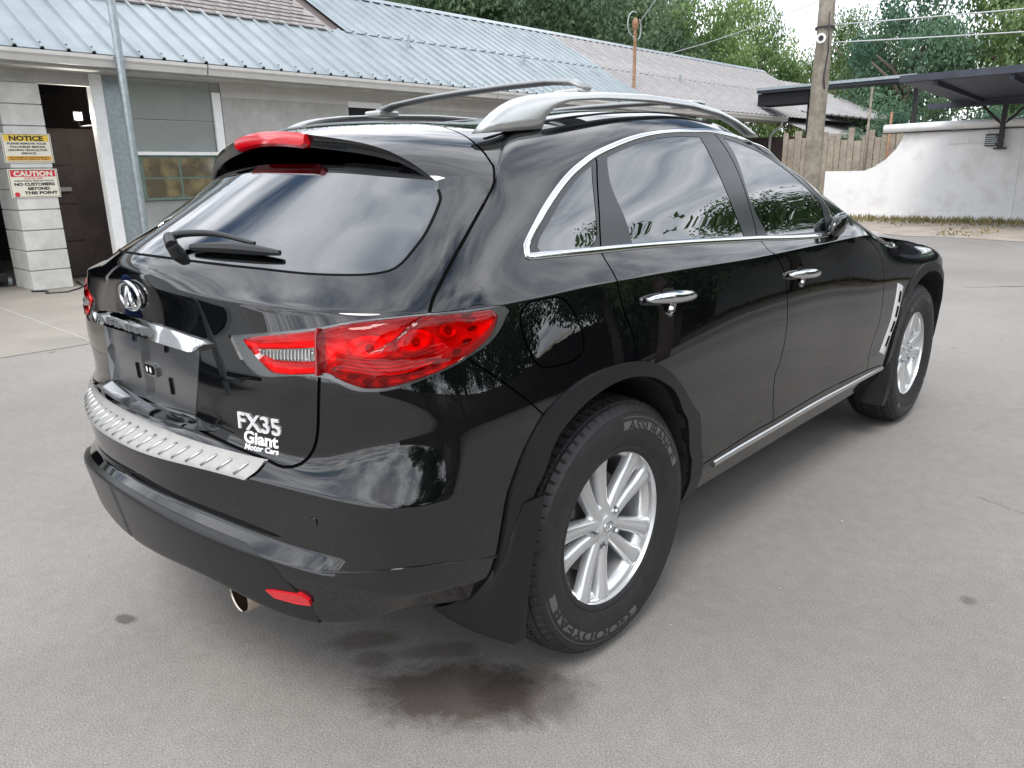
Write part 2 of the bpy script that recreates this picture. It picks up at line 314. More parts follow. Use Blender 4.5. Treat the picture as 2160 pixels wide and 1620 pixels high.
# front wall right of the bays: horizontal boards
def boards(y0,y1,z0,z1,step,m=M['wallpaint']):
    z=z0; 
    while z<z1-.01:
        h=min(step,z1-z); par(MB().box(XW-.05,y0,z+.002,XW-.012+random.uniform(0,.004),y1,z+h-.004).build('wall_board',m,bevel=.003)); z+=h
par(MB().box(XW-.12,2.84,0,XW-.051,16.6,2.9).build('wall',M['mortar']))
for z0,z1 in ((.01,.57),(.58,1.135),(1.845,2.29),(2.30,2.86)):
    par(MB().box(XW-.05,2.86,z0,XW-.012,4.165,z1).build('door_section',M['glosspanel'],bevel=.004))
for y0,y1 in ((4.34,6.72),(7.42,10.6),(10.66,16.6)): par(MB().box(XW-.05,y0,0,XW-.012,y1,2.86).build('wall_sheet',M['wallpaint'],bevel=.003))
par(MB().box(XW-.012,4.34,2.66,XW+.002,16.6,2.86).build('header_trim',M['gutter']))
wf=par(MB().box(XW-.045,2.94,1.14,XW+.015,4.14,1.80).build('window_frame',M['greenframe'],bevel=.004))
for y0,y1 in ((3.0,3.52),(3.56,4.08)):
    for z0,z1 in ((1.19,1.45),(1.48,1.75)):
        o=MB().box(XW+.012,y0,z0,XW+.02,y1,z1).build('pane',M['pane']); o.parent=wf
par(MB().box(XW-.02,2.9,1.79,XW+.05,4.18,1.84).build('window_head',M['white'],bevel=.006))
par(MB().box(XW-.02,4.18,0,XW+.03,4.31,2.72).build('post',M['white'],bevel=.006))
par(MB().box(XW-.05,6.74,0,XW-.02,7.40,2.62).build('doorway_shade',M['dark'])); par(MB().box(XW-.05,6.70,2.62,XW+.02,7.44,2.72).build('door_head',M['white']))  # black slab on the wall paints in the shade of an open doorway
par(MB().box(XW-.03,10.60,0,XW+.03,10.66,2.86).build('post',M['white']))
par(MB().box(XW-.04,12.2,1.1,XW+.01,13.6,2.35).build('window_frame',M['shade_trim']))
# eaves
par(MB().box(XW+.0,-6,2.86,XW+.42,23.9,2.90).build('soffit',M['wallpaint']))
par(MB().box(XW+.37,-6,2.905,XW+.40,23.9,3.075).build('eave_shade_board',M['shade_trim']))  # brown board stands in for the shadow at the roof's drip edge
gp=[(XW+.405,2.90),(XW+.405,3.035),(XW+.42,3.035),(XW+.42,2.915),(XW+.50,2.915),(XW+.515,2.97),(XW+.535,3.0),(XW+.535,3.04),(XW+.55,3.04),(XW+.55,2.995),(XW+.53,2.965),(XW+.515,2.90)]
for y0,y1 in ((-6,3.9),(3.92,10.0),(10.02,16.5),(16.52,23.9)): par(MB().prism(gp,'y',y0,y1).build('gutter',M['gutter']))
mb=MB(); mb.tube([(XW+.46,23.6,2.9),(XW+.46,23.6,2.78),(XW+.10,23.6,2.5),(XW+.06,23.6,0)],.045,10); par(mb.build('downpipe',M['gutter'],smooth=True))
# roof sheets: three ribs each, laid side by side
SLP=.58; EX,EZ=XW+.47,3.09
def roofpt(d,y,h=0): # d: horizontal run from eave
    n=Vector((SLP,0,1)).normalized(); return (EX-d+n.x*h,y,EZ+SLP*d+n.z*h)
def sheet_mesh(name,d0,d1,w=.914,rib=.0):
    prof=[]; 
    for k in range(3):
        y=k*w/3; prof+=[(y,0),(y+.120,0),(y+.134,.034),(y+.166,.034),(y+.180,0)]
    prof.append((w+.01,0)); V=[];F=[]; nd_=5
    for j in range(nd_):
        d=d0+(d1-d0)*j/(nd_-1)
        for y,h in prof: V.append(roofpt(d,y,h))
    b=len(V); m_=len(prof)
    for j in range(nd_-1):
        for i in range(m_-1): F.append((j*m_+i,j*m_+i+1,(j+1)*m_+i+1,(j+1)*m_+i))
    # thickness
    for y,h in prof: V.append(roofpt(d0,y,h-.014))
    for i in range(m_-1): F.append((i,b+i,b+i+1,i+1))
    return mesh_from(name,V,F)
low_me=sheet_mesh('roof_sheet',-.06,1.82); low_me.materials.append(M['roof'])
up_me=sheet_mesh('upper_sheet',1.74,3.62); up_me.materials.append(M['roof']); up_me.transform(Matrix.Translation((0,0,.022)))
old_lo=low_me.copy(); old_lo.materials.clear(); old_lo.materials.append(M['roofold']); old_up=up_me.copy(); old_up.materials.clear(); old_up.materials.append(M['roofold'])
y=-6.0; k=0
while y<29:
    old=y>15.2
    o=link('roof_sheet',old_lo if old else low_me); o.location=(0,y,random.uniform(0,.004)); par(o)
    if y>7.0 or old:
        if y<29: o=link('upper_roof_sheet',old_up if old else up_me); o.location=(0,y,random.uniform(0,.004)); par(o)
    y+=.914
# shingled upper slope over the bays, course by course
dd=1.72; c_=0
while dd<3.6:
    V=[];F=[]; y0=-6.0; n=58
    for i in range(n):
        a=y0+i*.24+(.12 if c_%2 else 0); b_=a+.225; jz=random.uniform(0,.008); q=len(V)
        if b_>7.35: continue
        V+=[roofpt(dd-.02,a,.035+jz),roofpt(dd-.02,b_,.035+jz),roofpt(dd+.20,b_,.012),roofpt(dd+.20,a,.012),roofpt(dd-.02,a,.015),roofpt(dd-.02,b_,.015)]; F+=[(q,q+1,q+2,q+3),(q,q+4,q+5,q+1)]
    par(link('shingle_course',mesh_from('shingle_course',V,F),M['shingle'],kind='stuff')); dd+=.17; c_+=1
par(MB().add([roofpt(3.55,-6,.05),roofpt(3.55,29.7,.05),roofpt(3.72,29.7,.06),roofpt(3.72,-6,.06),roofpt(3.9,29.7,-.05),roofpt(3.9,-6,-.05)],[(0,1,2,3),(3,2,4,5)]).build('ridge_cap',M['roof']))
par(MB().add([roofpt(1.70,-6,.02),roofpt(1.70,7.4,.02),roofpt(3.6,7.4,.012),roofpt(3.6,-6,.012)],[(0,1,2,3)]).build('roof_underlay',M['shingle']))
par(MB().add([roofpt(-.05,-6,-.03),roofpt(-.05,29,-.03),roofpt(3.6,29,-.03),roofpt(3.6,-6,-.03),(EX-9,29,EZ),(EX-9,-6,EZ)],[(0,1,2,3),(3,2,4,5)]).build('roof_deck',M['shade_trim']))
# screws along the eave
mb=MB()
for i in range(115):
    y=-6+i*.3047+.152; p=roofpt(.03,y,.030); mb.box(p[0]-.012,p[1]-.010,p[2]-.004,p[0]+.012,p[1]+.010,p[2]+.014)
par(mb.build('roof_screws',M['blackm'],kind='stuff'))
for y in (9.0,12.5,19.6):
    mb=MB(); p=roofpt(1.45 if y<19 else 1.5,y,0); mb.tube([(p[0],p[1],p[2]-.05),(p[0],p[1],p[2]+.24)],.03,10); par(mb.build('vent_pipe',M['galv'],smooth=False,auto=40))
# galvanised mast through the eave, rusty service mast
mb=MB(); mb.tube([(XW+.60,2.66,0),(XW+.60,2.66,4.9)],.052,14); mb.box(XW+.40,2.60,3.02,XW+.62,2.72,3.05); mb.build('metal_mast',M['galv'],auto=40,label='galvanised steel mast standing against the jamb and rising through the eave',cat='mast')
sm_=empty('service_mast',(-9.95,16.0,3.4),label='rusty electric service mast with looped wires on the grey roof',cat='mast')
def kid(o,p): o.parent=p; o.matrix_parent_inverse=Matrix.Translation(p.location).inverted(); return o
b_=Vector((-9.95,16.0,3.35)); kid(MB().tube([b_,b_+Vector((0,0,1.62))],.042,10).build('pipe',M['rust'],auto=40),sm_)
kid(MB().lathe([(0,.06),(.10,.085),(.20,.075),(.27,.03),(.28,0.001)],14,'z',(b_.x,b_.y,b_.z+1.60)).build('weatherhead',M['rust'],auto=50),sm_)
mb=MB(); c=b_+Vector((0,0,1.72)); mb.tube([c+Vector((.03,-.28*math.sin(a)*1-.10,.30*math.cos(a)-.02)) for a in np.linspace(-.4,3.3,16)],.013,6); kid(mb.build('cable_loop',M['wireg'],smooth=True),sm_)
mb=MB(); mb.tube([c+Vector((.03,.16*math.sin(a)+.06,.26*math.cos(a)-.1)) for a in np.linspace(.5,3.0,10)],.012,6); kid(mb.build('cable_loop',M['wireg'],smooth=True),sm_)
kid(MB().lathe([(0,.14),(.02,.13),(.10,.05),(.14,.045)],14,'z',(b_.x,b_.y,b_.z+.04)).build('flashing',M['roofold'],auto=40),sm_)
def wire(pts,r,label,name='overhead_wire',sag=.3,m='wire',n=24):
    a,b=Vector(pts[0]),Vector(pts[1]); P=[a.lerp(b,i/n)-Vector((0,0,sag*4*(i/n)*(1-i/n))) for i in range(n+1)]; mb=MB(); mb.tube(P,r,5); return mb.build(name,M[m],smooth=True,label=label,cat='wire')
wire([tuple(c+Vector((0,.12,.0))),(-3.46,12.0,8.2)],.014,'pale service cable climbing from the rusty mast towards the sky',sag=.1,m='wireg')
wire([(-9.95,16.0,4.2),(-3.5,12.05,4.15)],.008,'thin wire running low from the rusty mast to the wooden pole',sag=.12,m='wireg')
wire([(-3.40,12.0,3.72),(14,19,4.3)],.011,'upper thin wire crossing the trees right of the wooden pole',sag=.15,m='wireg')
wire([(-3.40,12.0,3.45),(14,20,3.75)],.011,'lower thin wire crossing the trees right of the wooden pole',sag=.15,m='wireg')
# lean-to with lower roof past the end of the gutter
lt=empty('lean_to_building',(-9.5,27,0),label='grey roofed low building behind the workshop end, dark under its eave',cat='building')
def ribroof(name,p00,p10,p01,p11,n,m,parent,h=.03):
    """ribbed slope: p00-p10 along the eave, p01-p11 along the top"""
    V=[];F=[]; a,b,c,d=map(Vector,(p00,p10,p01,p11)); nn=(b-a).cross(c-a).normalized(); nn=nn if nn.z>0 else -nn
    ts=[];
    for k in range(n):
        for f,hh in ((0,0),(.55,0),(.62,h),(.8,h),(.87,0)): ts.append(((k+f)/n,hh))
    ts.append((1,0))
    for t,hh in ts: V+= [a.lerp(b,t)+nn*hh,c.lerp(d,t)+nn*hh]
    q=len(V)
    for i in range(len(ts)-1): F.append((2*i,2*i+2,2*i+3,2*i+1))
    for t,hh in ts: V.append(a.lerp(b,t)+nn*(hh-.06))
    for i in range(len(ts)-1): F.append((2*i,q+i,q+i+1,2*i+2))
    return kid(link(name,mesh_from(name,V,F),m),parent)
ribroof('roof_slope',(-8.6,24.6,2.55),(-8.6,31.0,2.55),(-12.2,23.2,4.1),(-12.2,34.0,4.1),22,M['roofold'],lt)
ribroof('gable_slope',(-10.9,22.6,3.55),(-7.7,31.0,3.05),(-13.2,23.6,5.0),(-12.8,33.5,5.0),24,M['roofold'],lt)
kid(MB().box(-11.6,24.4,0,-9.0,31,2.45).build('wall',M['brown']),lt)
kid(MB().box(-8.62,24.5,2.42,-8.50,31.0,2.54).build('gutter',M['gutter']),lt)
rc=empty('storage_cabinet',(-8.7,27.2,0),label='red metal cabinet in the shade under the far eave, left of the wooden pole',cat='cabinet'); kid(MB().box(-8.95,26.9,0,-8.45,27.7,1.9).build('body',M['redp'],bevel=.02),rc); kid(MB().box(-8.45,27.28,.9,-8.42,27.31,1.3).build('handle',M['blackm']),rc)
# ------------------------------------------------------------------ signs, lamp, things in the bay
def sign(name,label,y0,y1,z0,z1,rows,band=None,band2=None):
    t=empty(name,(XW+.006,(y0+y1)/2,(z0+z1)/2),label=label,cat='sign',group='warning signs on the block pillar')
    kid(MB().box(XW+.006,y0,z0,XW+.012,y1,z1).build('board',M['signw'],bevel=.002),t)
    for zc in (z0+.012,z1-.012): kid(MB().lathe([(XW+.012,.007),(XW+.015,.005),(XW+.016,.0005)],8,'x',(0,(y0+y1)/2,zc)).build('screw',M['blackm']),t)
    for b in (band,band2):
        if b: kid(MB().box(XW+.0121,y0+b[2],b[0],XW+.0135,y1-b[2],b[1]).build('colour_band',M[b[3]]),t)
    mb=MB()
    e=.006
    for a in ((y0+.01,z0+.01,y1-.01,z0+.01+e),(y0+.01,z1-.01-e,y1-.01,z1-.01),(y0+.01,z0+.01+e,y0+.01+e,z1-.01-e),(y1-.01-e,z0+.01+e,y1-.01,z1-.01-e)): mb.box(XW+.0121,a[0],a[1],XW+.0128,a[2],a[3])
    kid(mb.build('border',M['ink']),t)
    for s,zc,h,wd,m,bold,dy in rows:
        V,F=text_mesh(s,1,0,bold,'CENTER'); w_=V[:,0].max()-V[:,0].min(); cx=(V[:,0].max()+V[:,0].min())/2
        P=[(XW+.0145,(y0+y1)/2+dy+(p[0]-cx)/w_*wd,zc+p[1]*h/.7) for p in V]; mb=MB(); mb.add(P,F); kid(mb.build('lettering',M[m]),t)
sign('notice_sign','cream notice sign headed NOTICE on yellow, upper of two on the block pillar',1.255,1.835,1.690,2.060,[('NOTICE',1.972,.058,.40,'ink',.045,0),('PLEASE REMOVE YOUR',1.922,.024,.46,'ink',.03,0),('VALUABLES BEFORE',1.881,.024,.42,'ink',.03,0),('LEAVING VEHICLE FOR',1.840,.024,.46,'ink',.03,0),('SERVICE',1.799,.024,.17,'ink',.03,0),('WE ASSUME NO RESPONSIBILITY',1.752,.016,.47,'ink',.025,0),('FOR LOSS BY FIRE OR THEFT',1.728,.016,.47,'ink',.025,0)],(1.962,2.042,.03,'signy'),(1.718,1.776,.03,'signo'))
sign('caution_sign','cream caution sign with white letters on red, lower of two on the block pillar',1.255,1.845,1.240,1.610,[('CAUTION',1.523,.058,.46,'signw',.045,0),('DUE TO OUR',1.482,.020,.22,'signr',.02,0),('INSURANCE REGULATIONS',1.450,.020,.46,'ink',.015,0),('NO CUSTOMERS',1.398,.036,.48,'ink',.045,0),('BEYOND',1.342,.036,.26,'ink',.045,.04),('THIS POINT',1.286,.036,.40,'ink',.045,.06)],(1.512,1.592,.03,'signr'))
o=bpy.data.objects.get('caution_sign')
V=[(XW+.0145,1.325+.032*math.cos(a),1.285+.032*math.sin(a)) for a in np.linspace(0,2*math.pi,9)[:-1]]; kid(MB().add(V,[tuple(range(8))]).build('stop_symbol',M['signr']),o)
# spare wooden hanger wire mark on the pillar
wl=empty('work_light',(-10.2,2.36,2.33),label='small lit work lamp in the dark bay beside the white jamb',cat='lamp')
kid(MB().box(-10.26,2.33,2.27,-10.21,2.47,2.41).build('housing',M['blackm'],bevel=.008),wl); kid(MB().box(-10.208,2.35,2.29,-10.205,2.45,2.39).build('lens',M['lamp']),wl); kid(MB().tube([(-10.24,2.40,2.27),(-10.24,2.42,2.2),(-10.0,2.50,2.2)],.012,6).build('bracket',M['blackm']),wl)
pl=bpy.data.lights.new('work_lamp_light','AREA'); pl.energy=14; pl.size=.09; pl.color=(1,.93,.82); po=bpy.data.objects.new('work_lamp_light',pl); COL.objects.link(po); po.location=(-10.19,2.40,2.34); po.rotation_euler=(0,math.radians(-70),0); po.parent=wl; po.matrix_parent_inverse=Matrix.Translation(wl.location).inverted()
jk=empty('floor_jack',(-10.9,1.05,0),label='black and yellow floor jack with bright steel fittings on the dark bay floor',cat='jack')
kid(MB().box(-11.2,.92,.08,-10.5,1.22,.20).build('frame',M['blackm'],bevel=.02),jk); kid(MB().prism([(-11.1,.2),(-10.62,.2),(-10.7,.42),(-10.95,.46)],'y',.98,1.16).build('lift_arm',M['yellow'],bevel=.01),jk)
kid(MB().tube([(-11.15,1.07,.16),(-11.5,1.05,.55),(-11.65,1.05,1.0)],.022,10).build('handle',M['chrome0'] if 'chrome0' in M else M['galv'],smooth=True),jk)
for x,y in ((-11.12,.90),(-11.12,1.24),(-10.58,.90),(-10.58,1.24)): kid(MB().lathe([(-.025,.02),(-.025,.075),(.025,.075),(.025,.02)],20,'y',(x,y,.075)).build('caster',M['galv'],auto=40),jk)
kid(MB().lathe([(.44,.02),(.44,.055),(.475,.06),(.478,.01)],18,'z',(-10.83,1.07,0)).build('saddle',M['galv'],auto=40),jk)
tcab=empty('tool_cart',(-12.2,.6,0),label='dark steel tool cart deep in the shadowed left bay',cat='cart'); kid(MB().box(-12.5,.2,.15,-12.0,1.0,.95).build('cabinet',M['blackm'],bevel=.015),tcab)
for z in (.22,.40,.58,.76): kid(MB().box(-12.0,.24,z,-11.975,.96,z+.15).build('drawer',M['brown'],bevel=.006),tcab)
for x in (-12.45,-12.05):
    for y in (.25,.95): kid(MB().lathe([(-.02,.01),(-.02,.07),(.02,.07),(.02,.01)],14,'y',(x,y,.07)).build('caster',M['blackm'],auto=40),tcab)
mb=MB(); mb.tube([(-9.6,1.25,.02),(-9.45,1.4,.015),(-9.25,1.32,.012),(-9.15,1.55,.012),(-9.35,1.75,.014),(-9.6,1.9,.015),(-10.2,2.0,.02)],.012,6); mb.build('air_hose',M['wire'],smooth=True,label='black hose lying loose across the threshold below the block pillar',cat='hose')
# ------------------------------------------------------------------ pole, camera
up_=empty('utility_pole',(-3.44,12.0,0),label='weathered wooden utility pole standing behind the car, carrying a small camera',cat='pole')
mb=MB(); V=[];F=[]; ns,nr=20,26
for i in range(nr+1):
    z=9.0*i/nr; r=.152-.006*z+.004*math.sin(z*5)
    for k in range(ns):
        a=2*math.pi*k/ns; rr=r*(1+.035*math.sin(5*a+z*.6)+.02*math.sin(11*a-z)); V.append((-3.44+.035*z/4+rr*math.cos(a),12+rr*math.sin(a),z))
for i in range(nr):
    for k in range(ns): F.append((i*ns+k,i*ns+(k+1)%ns,(i+1)*ns+(k+1)%ns,(i+1)*ns+k))
mb.add(V,F); kid(mb.build('shaft',M['pole'],smooth=True),up_)
kid(MB().tube([(-3.30,11.86,3.9),(-3.27,11.87,3.3),(-3.31,11.87,2.9),(-3.28,11.87,2.7)],.012,6).build('drop_cable',M['wire'],smooth=True),up_)
kid(MB().lathe([(-.02,.16),(.02,.16)],20,'z',(-3.41,12,3.68)).build('strap',M['blackm']),up_)
sc_=empty('security_camera',(-3.40,11.80,3.50),label='small white round security camera fixed to the wooden pole',cat='camera')
d=(Vector(CAMLOC)-Vector((-3.40,11.80,3.5))); d.z=-1.0; d.normalize(); base=Vector((-3.40,11.84,3.50))
kid(MB().tube([base,base+d*.06,base+d*.14],[.05,.075,.078],18).build('housing',M['white'],auto=50),sc_); kid(MB().tube([base+d*.139,base+d*.150],[.042,.040],16).build('lens',M['blackm'],auto=40),sc_); kid(MB().tube([(-3.40,11.87,3.56),base],.02,8).build('bracket',M['white']),sc_)
# ------------------------------------------------------------------ far white wall, planks, canopy
ww=empty('white_wall',(-1,21.5,0),label='tall white sheet wall closing the far side of the yard above the grass strip',cat='wall')
out=[(-6.85,0),(12,0),(12,2.28),(-4.78,2.28),(-4.83,2.12),(-4.95,1.88),(-5.2,1.60),(-5.5,1.40),(-5.75,1.30),(-6.85,1.30)]
kid(MB().prism(out[::-1],'y',21.5,21.62).build('panel',M['whitewall']),ww)
for x in (-5.62,-2.02,-.8,.42,1.64,2.86,4.1): kid(MB().box(x,21.488,.02,x+.025,21.5,1.25 if x<-5 else 2.26).build('cover_strip',M['whitewall']),ww)
kid(MB().tube([(-5.3,21.44,2.40),(-3.8,21.44,2.42),(12,21.44,2.40)],.115,14).build('eave_roll',M['whitewall'],smooth=True),ww)
kid(MB().box(-5.3,21.40,2.275,12,21.5,2.30).build('eave_trim',M['blackm']),ww)
kid(MB().box(-3.66,21.47,1.95,-2.75,21.5,2.24).build('hatch_panel',M['white'],bevel=.004),ww)
vb=empty('ventilation_unit',(-2.62,21.4,2.0),label='small dark ventilation unit hung high on the white wall',cat='vent'); kid(MB().box(-2.80,21.36,1.86,-2.40,21.498,2.16).build('case',M['blackm'],bevel=.02),vb)
for k in range(5): kid(MB().box(-2.78,21.345,1.89+k*.05,-2.56,21.36,1.915+k*.05).build('louvre',M['galv']),vb)
kid(MB().lathe([(0,.09),(.012,.09),(.012,.07),(0,.07)],18,'y',(-2.47,21.345,2.01)).build('fan_ring',M['galv'],auto=40),vb)
pf=empty('plank_fence',(-7,22.4,0),label='weathered upright plank fence behind the low white wall, mottled brown',cat='fence')
x=-8.6
while x<-4.9:
    w_=random.uniform(.16,.24); h=random.uniform(2.15,2.55); kid(MB().box(x,22.40+random.uniform(-.02,.02),0,x+w_-.015,22.43,h).build('plank',M['wood'],bevel=.006),pf); x+=w_
for z in (.6,1.8): kid(MB().box(-8.6,22.43,z,-4.9,22.47,z+.09).build('rail',M['wood']),pf)
for (x,h,m,nm) in ((-6.02,3.6,'pole','thin bare post standing tall before the plank fence'),(-5.42,2.9,'rust','rusty thin post standing by the plank fence')):
    MB().tube([(x,22.2,0),(x+.03,22.2,h)],.035,8).build('fence_post',M[m],smooth=True,label=nm,cat='post')
cn=empty('carport',(0,20,0),label='dark open carport roof on a braced black post, over the white wall at right',cat='carport')
kid(MB().prism([(17.0,3.16),(17.0,3.32),(22.0,3.12),(22.0,2.98)],'x',-3.62,9).build('roof_panel',M['canopy']),cn)
kid(MB().box(-3.66,16.92,3.17,9,17.0,3.31).build('front_beam',M['canopy']),cn)
for x in (-3.0,-1.6,-.2,1.2,2.6): kid(MB().prism([(17.02,3.06),(17.02,3.16),(21.95,2.98),(21.95,2.90)],'x',x,x+.08).build('rafter',M['canopy']),cn)
kid(MB().box(-4.2,21.2,2.84,9,21.32,2.97).build('rear_beam',M['canopy']),cn)
kid(MB().box(-2.50,21.3,1.82,-2.40,21.42,2.90).build('post',M['blackm']),cn)
for sx in (-1,1): kid(MB().tube([(-2.45,21.36,2.35),(-2.45+sx*.52,21.30,2.88)],.032,8).build('brace',M['blackm']),cn)
kid(MB().box(-2.58,21.3,1.78,-2.32,21.5,1.82).build('bracket',M['blackm']),cn)
cl_=empty('carport',(-6.5,22.6,0),label='long thin dark shed roof running left behind the wooden pole',cat='carport')
kid(MB().prism([(22.4,3.72),(22.4,3.86),(23.5,3.84),(23.5,3.74)],'x',-9.6,-4.9).build('roof_panel',M['canopy']),cl_); kid(MB().box(-9.6,22.34,3.80,-4.9,22.4,3.88).build('front_trim',M['galv']),cl_)
kid(MB().box(-9.6,22.5,3.35,-7.95,23.4,3.7).build('under_roof_shade',M['dark']),cl_)  # near-black block stands for the shade under the shed roof
for x in (-8.3,-5.2): kid(MB().box(x,23.3,0,x+.12,23.42,3.74).build('post',M['blackm']),cl_)
# ------------------------------------------------------------------ trees
def crown_mesh(name,seed,n,rx,rz,leaf,clumps=26):
    rg=np.random.default_rng(seed); V=np.zeros((n*4,3)); cs=[]
    for k in range(clumps):
        d=rg.normal(size=3); d/=np.linalg.norm(d); r=rg.uniform(.35,1.0)**.6; cs.append((d*r*[rx,rx,rz]*.80,rg.uniform(.16,.36)*rx))
    per=n//clumps; i=0
    for c,cr in cs:
        for _ in range(per):
            d=rg.normal(size=3); d/=np.linalg.norm(d); p=np.array(c)+d*cr*rg.uniform(.35,1.08)**.7*[1.15,1.15,.8]
            nrm=d+rg.normal(size=3)*.75+[0,0,.35]; nrm/=np.linalg.norm(nrm); a=np.cross(nrm,rg.normal(size=3)); a/=np.linalg.norm(a); b=np.cross(nrm,a); s=leaf*rg.uniform(.55,1.3)
            V[i*4:i*4+4]=[p-a*s,p-b*s*.55,p+a*s,p+b*s*.55]; i+=1
    V=V[:i*4]; F=[(4*k,4*k+1,4*k+2,4*k+3) for k in range(i)]
    me=bpy.data.meshes.new(name); me.from_pydata(V.tolist(),[],F); me.update(); return me
CR=[crown_mesh('crown',s,17000,1.0,.85,.027,44) for s in (1,2,3)]+[crown_mesh('crown',9,20000,1.0,1.0,.023,60)]
def trunk_mesh(seed):
    rg=random.Random(seed); mb=MB()
    mb.tube([(0,0,0),(.03,.02,.25),(-.02,.03,.55),(.02,0,.85),(.0,0,1.0)],[.055,.042,.036,.024,.010],9)
    for k in range(7):
        a=k*.9+rg.uniform(-.3,.3); z=rg.uniform(.5,.95); L_=rg.uniform(.25,.42); mb.tube([(0,0,z),(math.cos(a)*L_*.45,math.sin(a)*L_*.45,z+.18),(math.cos(a)*L_,math.sin(a)*L_,z+.30)],[.022,.015,.006],6)
    me=mesh_from('trunk',mb.v,mb.f,True); me.materials.append(M['bark']); return me
TRK=[trunk_mesh(s) for s in (1,2)]
CRM={}
def tree(x,y,h,r,kind,k,label,group=None,zlow=.25):
    t=empty('tree',(x,y,0),rz=random.uniform(0,6.28),label=label,cat='tree',group=group)
    tr=link('trunk',TRK[k%2],None,t); tr.scale=(h*.55,h*.55,h*.62)
    key=(k%4,kind)
    if key not in CRM: me=CR[k%4].copy(); me.materials.append(M[kind]); CRM[key]=me
    o=link('crown',CRM[key],None,t); rz=h*(1-zlow)/1.75; o.scale=(r,r,rz); o.location=(0,0,h-rz*.88); return t
G='trees crowding behind the roofs'
L_d='dark dense tree rising behind the metal roof ridge, one of a crowded dark row'; 
tl_=[(-17.5,9.5,8.8,3.0,'leafd'),(-19.5,13,9.6,3.4,'leafd'),(-18.5,17.5,9.8,3.4,'leafd'),(-20,21.5,10.5,3.6,'leafd'),(-18.0,25,9.8,3.3,'leafd'),(-22,29,11.5,3.8,'leafd'),(-19.5,31.5,9.5,3.3,'leafd'),(-25,18,12,4.2,'leafd'),(-26,26,13,4.4,'leafd'),(-24,10,11.5,4,'leafd'),(-24,33,12.5,4,'leafd'),(-22.5,37,12,3.4,'leafd'),(-27,34,14,4.5,'leafd')]
for i,(x,y,h,r,kd) in enumerate(tl_): tree(x,y,h,r,kd,i,L_d,G,.12)
for i,(x,y,h,r,kd) in enumerate([(-18.3,33.5,9.8,2.9,'leafl'),(-14.3,36,7.7,1.9,'leafl'),(-18.2,38,11.3,3.0,'leafl')]): tree(x,y,h,r,kd,i+1,['bright green tree beyond the grey roof, left one of the lighter trees','bright green tree beyond the grey roof, nearest the wooden pole on its left','tallest bright green tree, farthest back beyond the grey roof'][i],'bright trees beyond the grey roof',.1)
tree(-13.2,39,6.9,1.7,'leafm',2,'smaller mid green tree tight against the left of the wooden pole',None,.1)
o=tree(-20.6,30.2,7.3,.85,'leafr',1,'rust brown dead clump of foliage among the dark trees',None,.55)
for i,(x,y,h,r) in enumerate([(-11.0,35,8.5,2.5),(-8.3,33,8.9,2.6),(-4.2,34.5,10.2,3.1)]): tree(x,y,h,r,'leafm' if i!=1 else 'leafb',3 if i==0 else i,['loose leafy tree close on the right of the wooden pole','blue green tree above the carport, second right of the wooden pole','loose leafy tree farthest back above the carport'][i],'trees above the carport',.15)
for i,(x,y,h,r) in enumerate([(1.2,33,8.6,3.0),(3.6,35,9.0,3.2),(7.5,34,9.5,3.4)]): tree(x,y,h,r,'leafb',3 if i==1 else i,['blue green tree above the carport, left one of the right edge group','blue green tree above the carport at the right edge of the photo','tall blue green tree outside the right edge beyond the carport'][i],'trees at the far right',.15)
for i,(x,y,h,r) in enumerate([(-7.0,26.5,3.7,1.5),(-4.9,25.8,3.6,1.3),(-3.6,26.5,3.5,1.3),(-1.6,27,3.6,1.4)]): tree(x,y,h,r,'leafd' if i%2 else 'leafb',i,['low shrub under the carport roof, just right of the wooden pole','dark low shrub under the carport roof, left of the wall roll','low shrub showing over the left end of the white wall roll','dark low shrub showing over the white wall near the post'][i],'shrubs between carport and wall',.02)
# trees and buildings on the near side of the yard, seen as reflections in the car
for i,(x,y,h,r,kd) in enumerate([(15,-3,9,3.6,'leafd'),(17,3,10,4,'leafd'),(15.5,8.5,8.2,3.4,'leafm'),(18,14,10.5,4.2,'leafd'),(16,20,9,3.6,'leafm'),(19,-10,10,4,'leafd'),(23,6,12,4.6,'leafd'),(22,-3,11,4.4,'leafd'),(9.5,25.5,8.6,3.0,'leafd'),(13.5,24,8.8,3.2,'leafm'),(17.5,22,9.5,3.6,'leafd'),(5.2,26.5,8.2,2.6,'leafd'),(13.0,20.5,9.0,3.0,'leafd'),(10.6,12.6,7.4,2.3,'leafd'),(9.0,20.0,8.2,2.4,'leafm'),(11.8,17.3,8.8,2.6,'leafd'),(9.4,14.6,7.9,2.3,'leafd'),(14.2,17.5,8.3,2.6,'leafd'),(6.9,9.9,7.4,1.7,'leafm')]): tree(x,y,h,r,kd,i,'tree in the near side row, seen only as a reflection in the car','trees along the near side of the yard',.08)
wire([(8,-12,6.5),(9,30,6.8)],.02,'black wire strung along the near side of the yard',sag=.6)

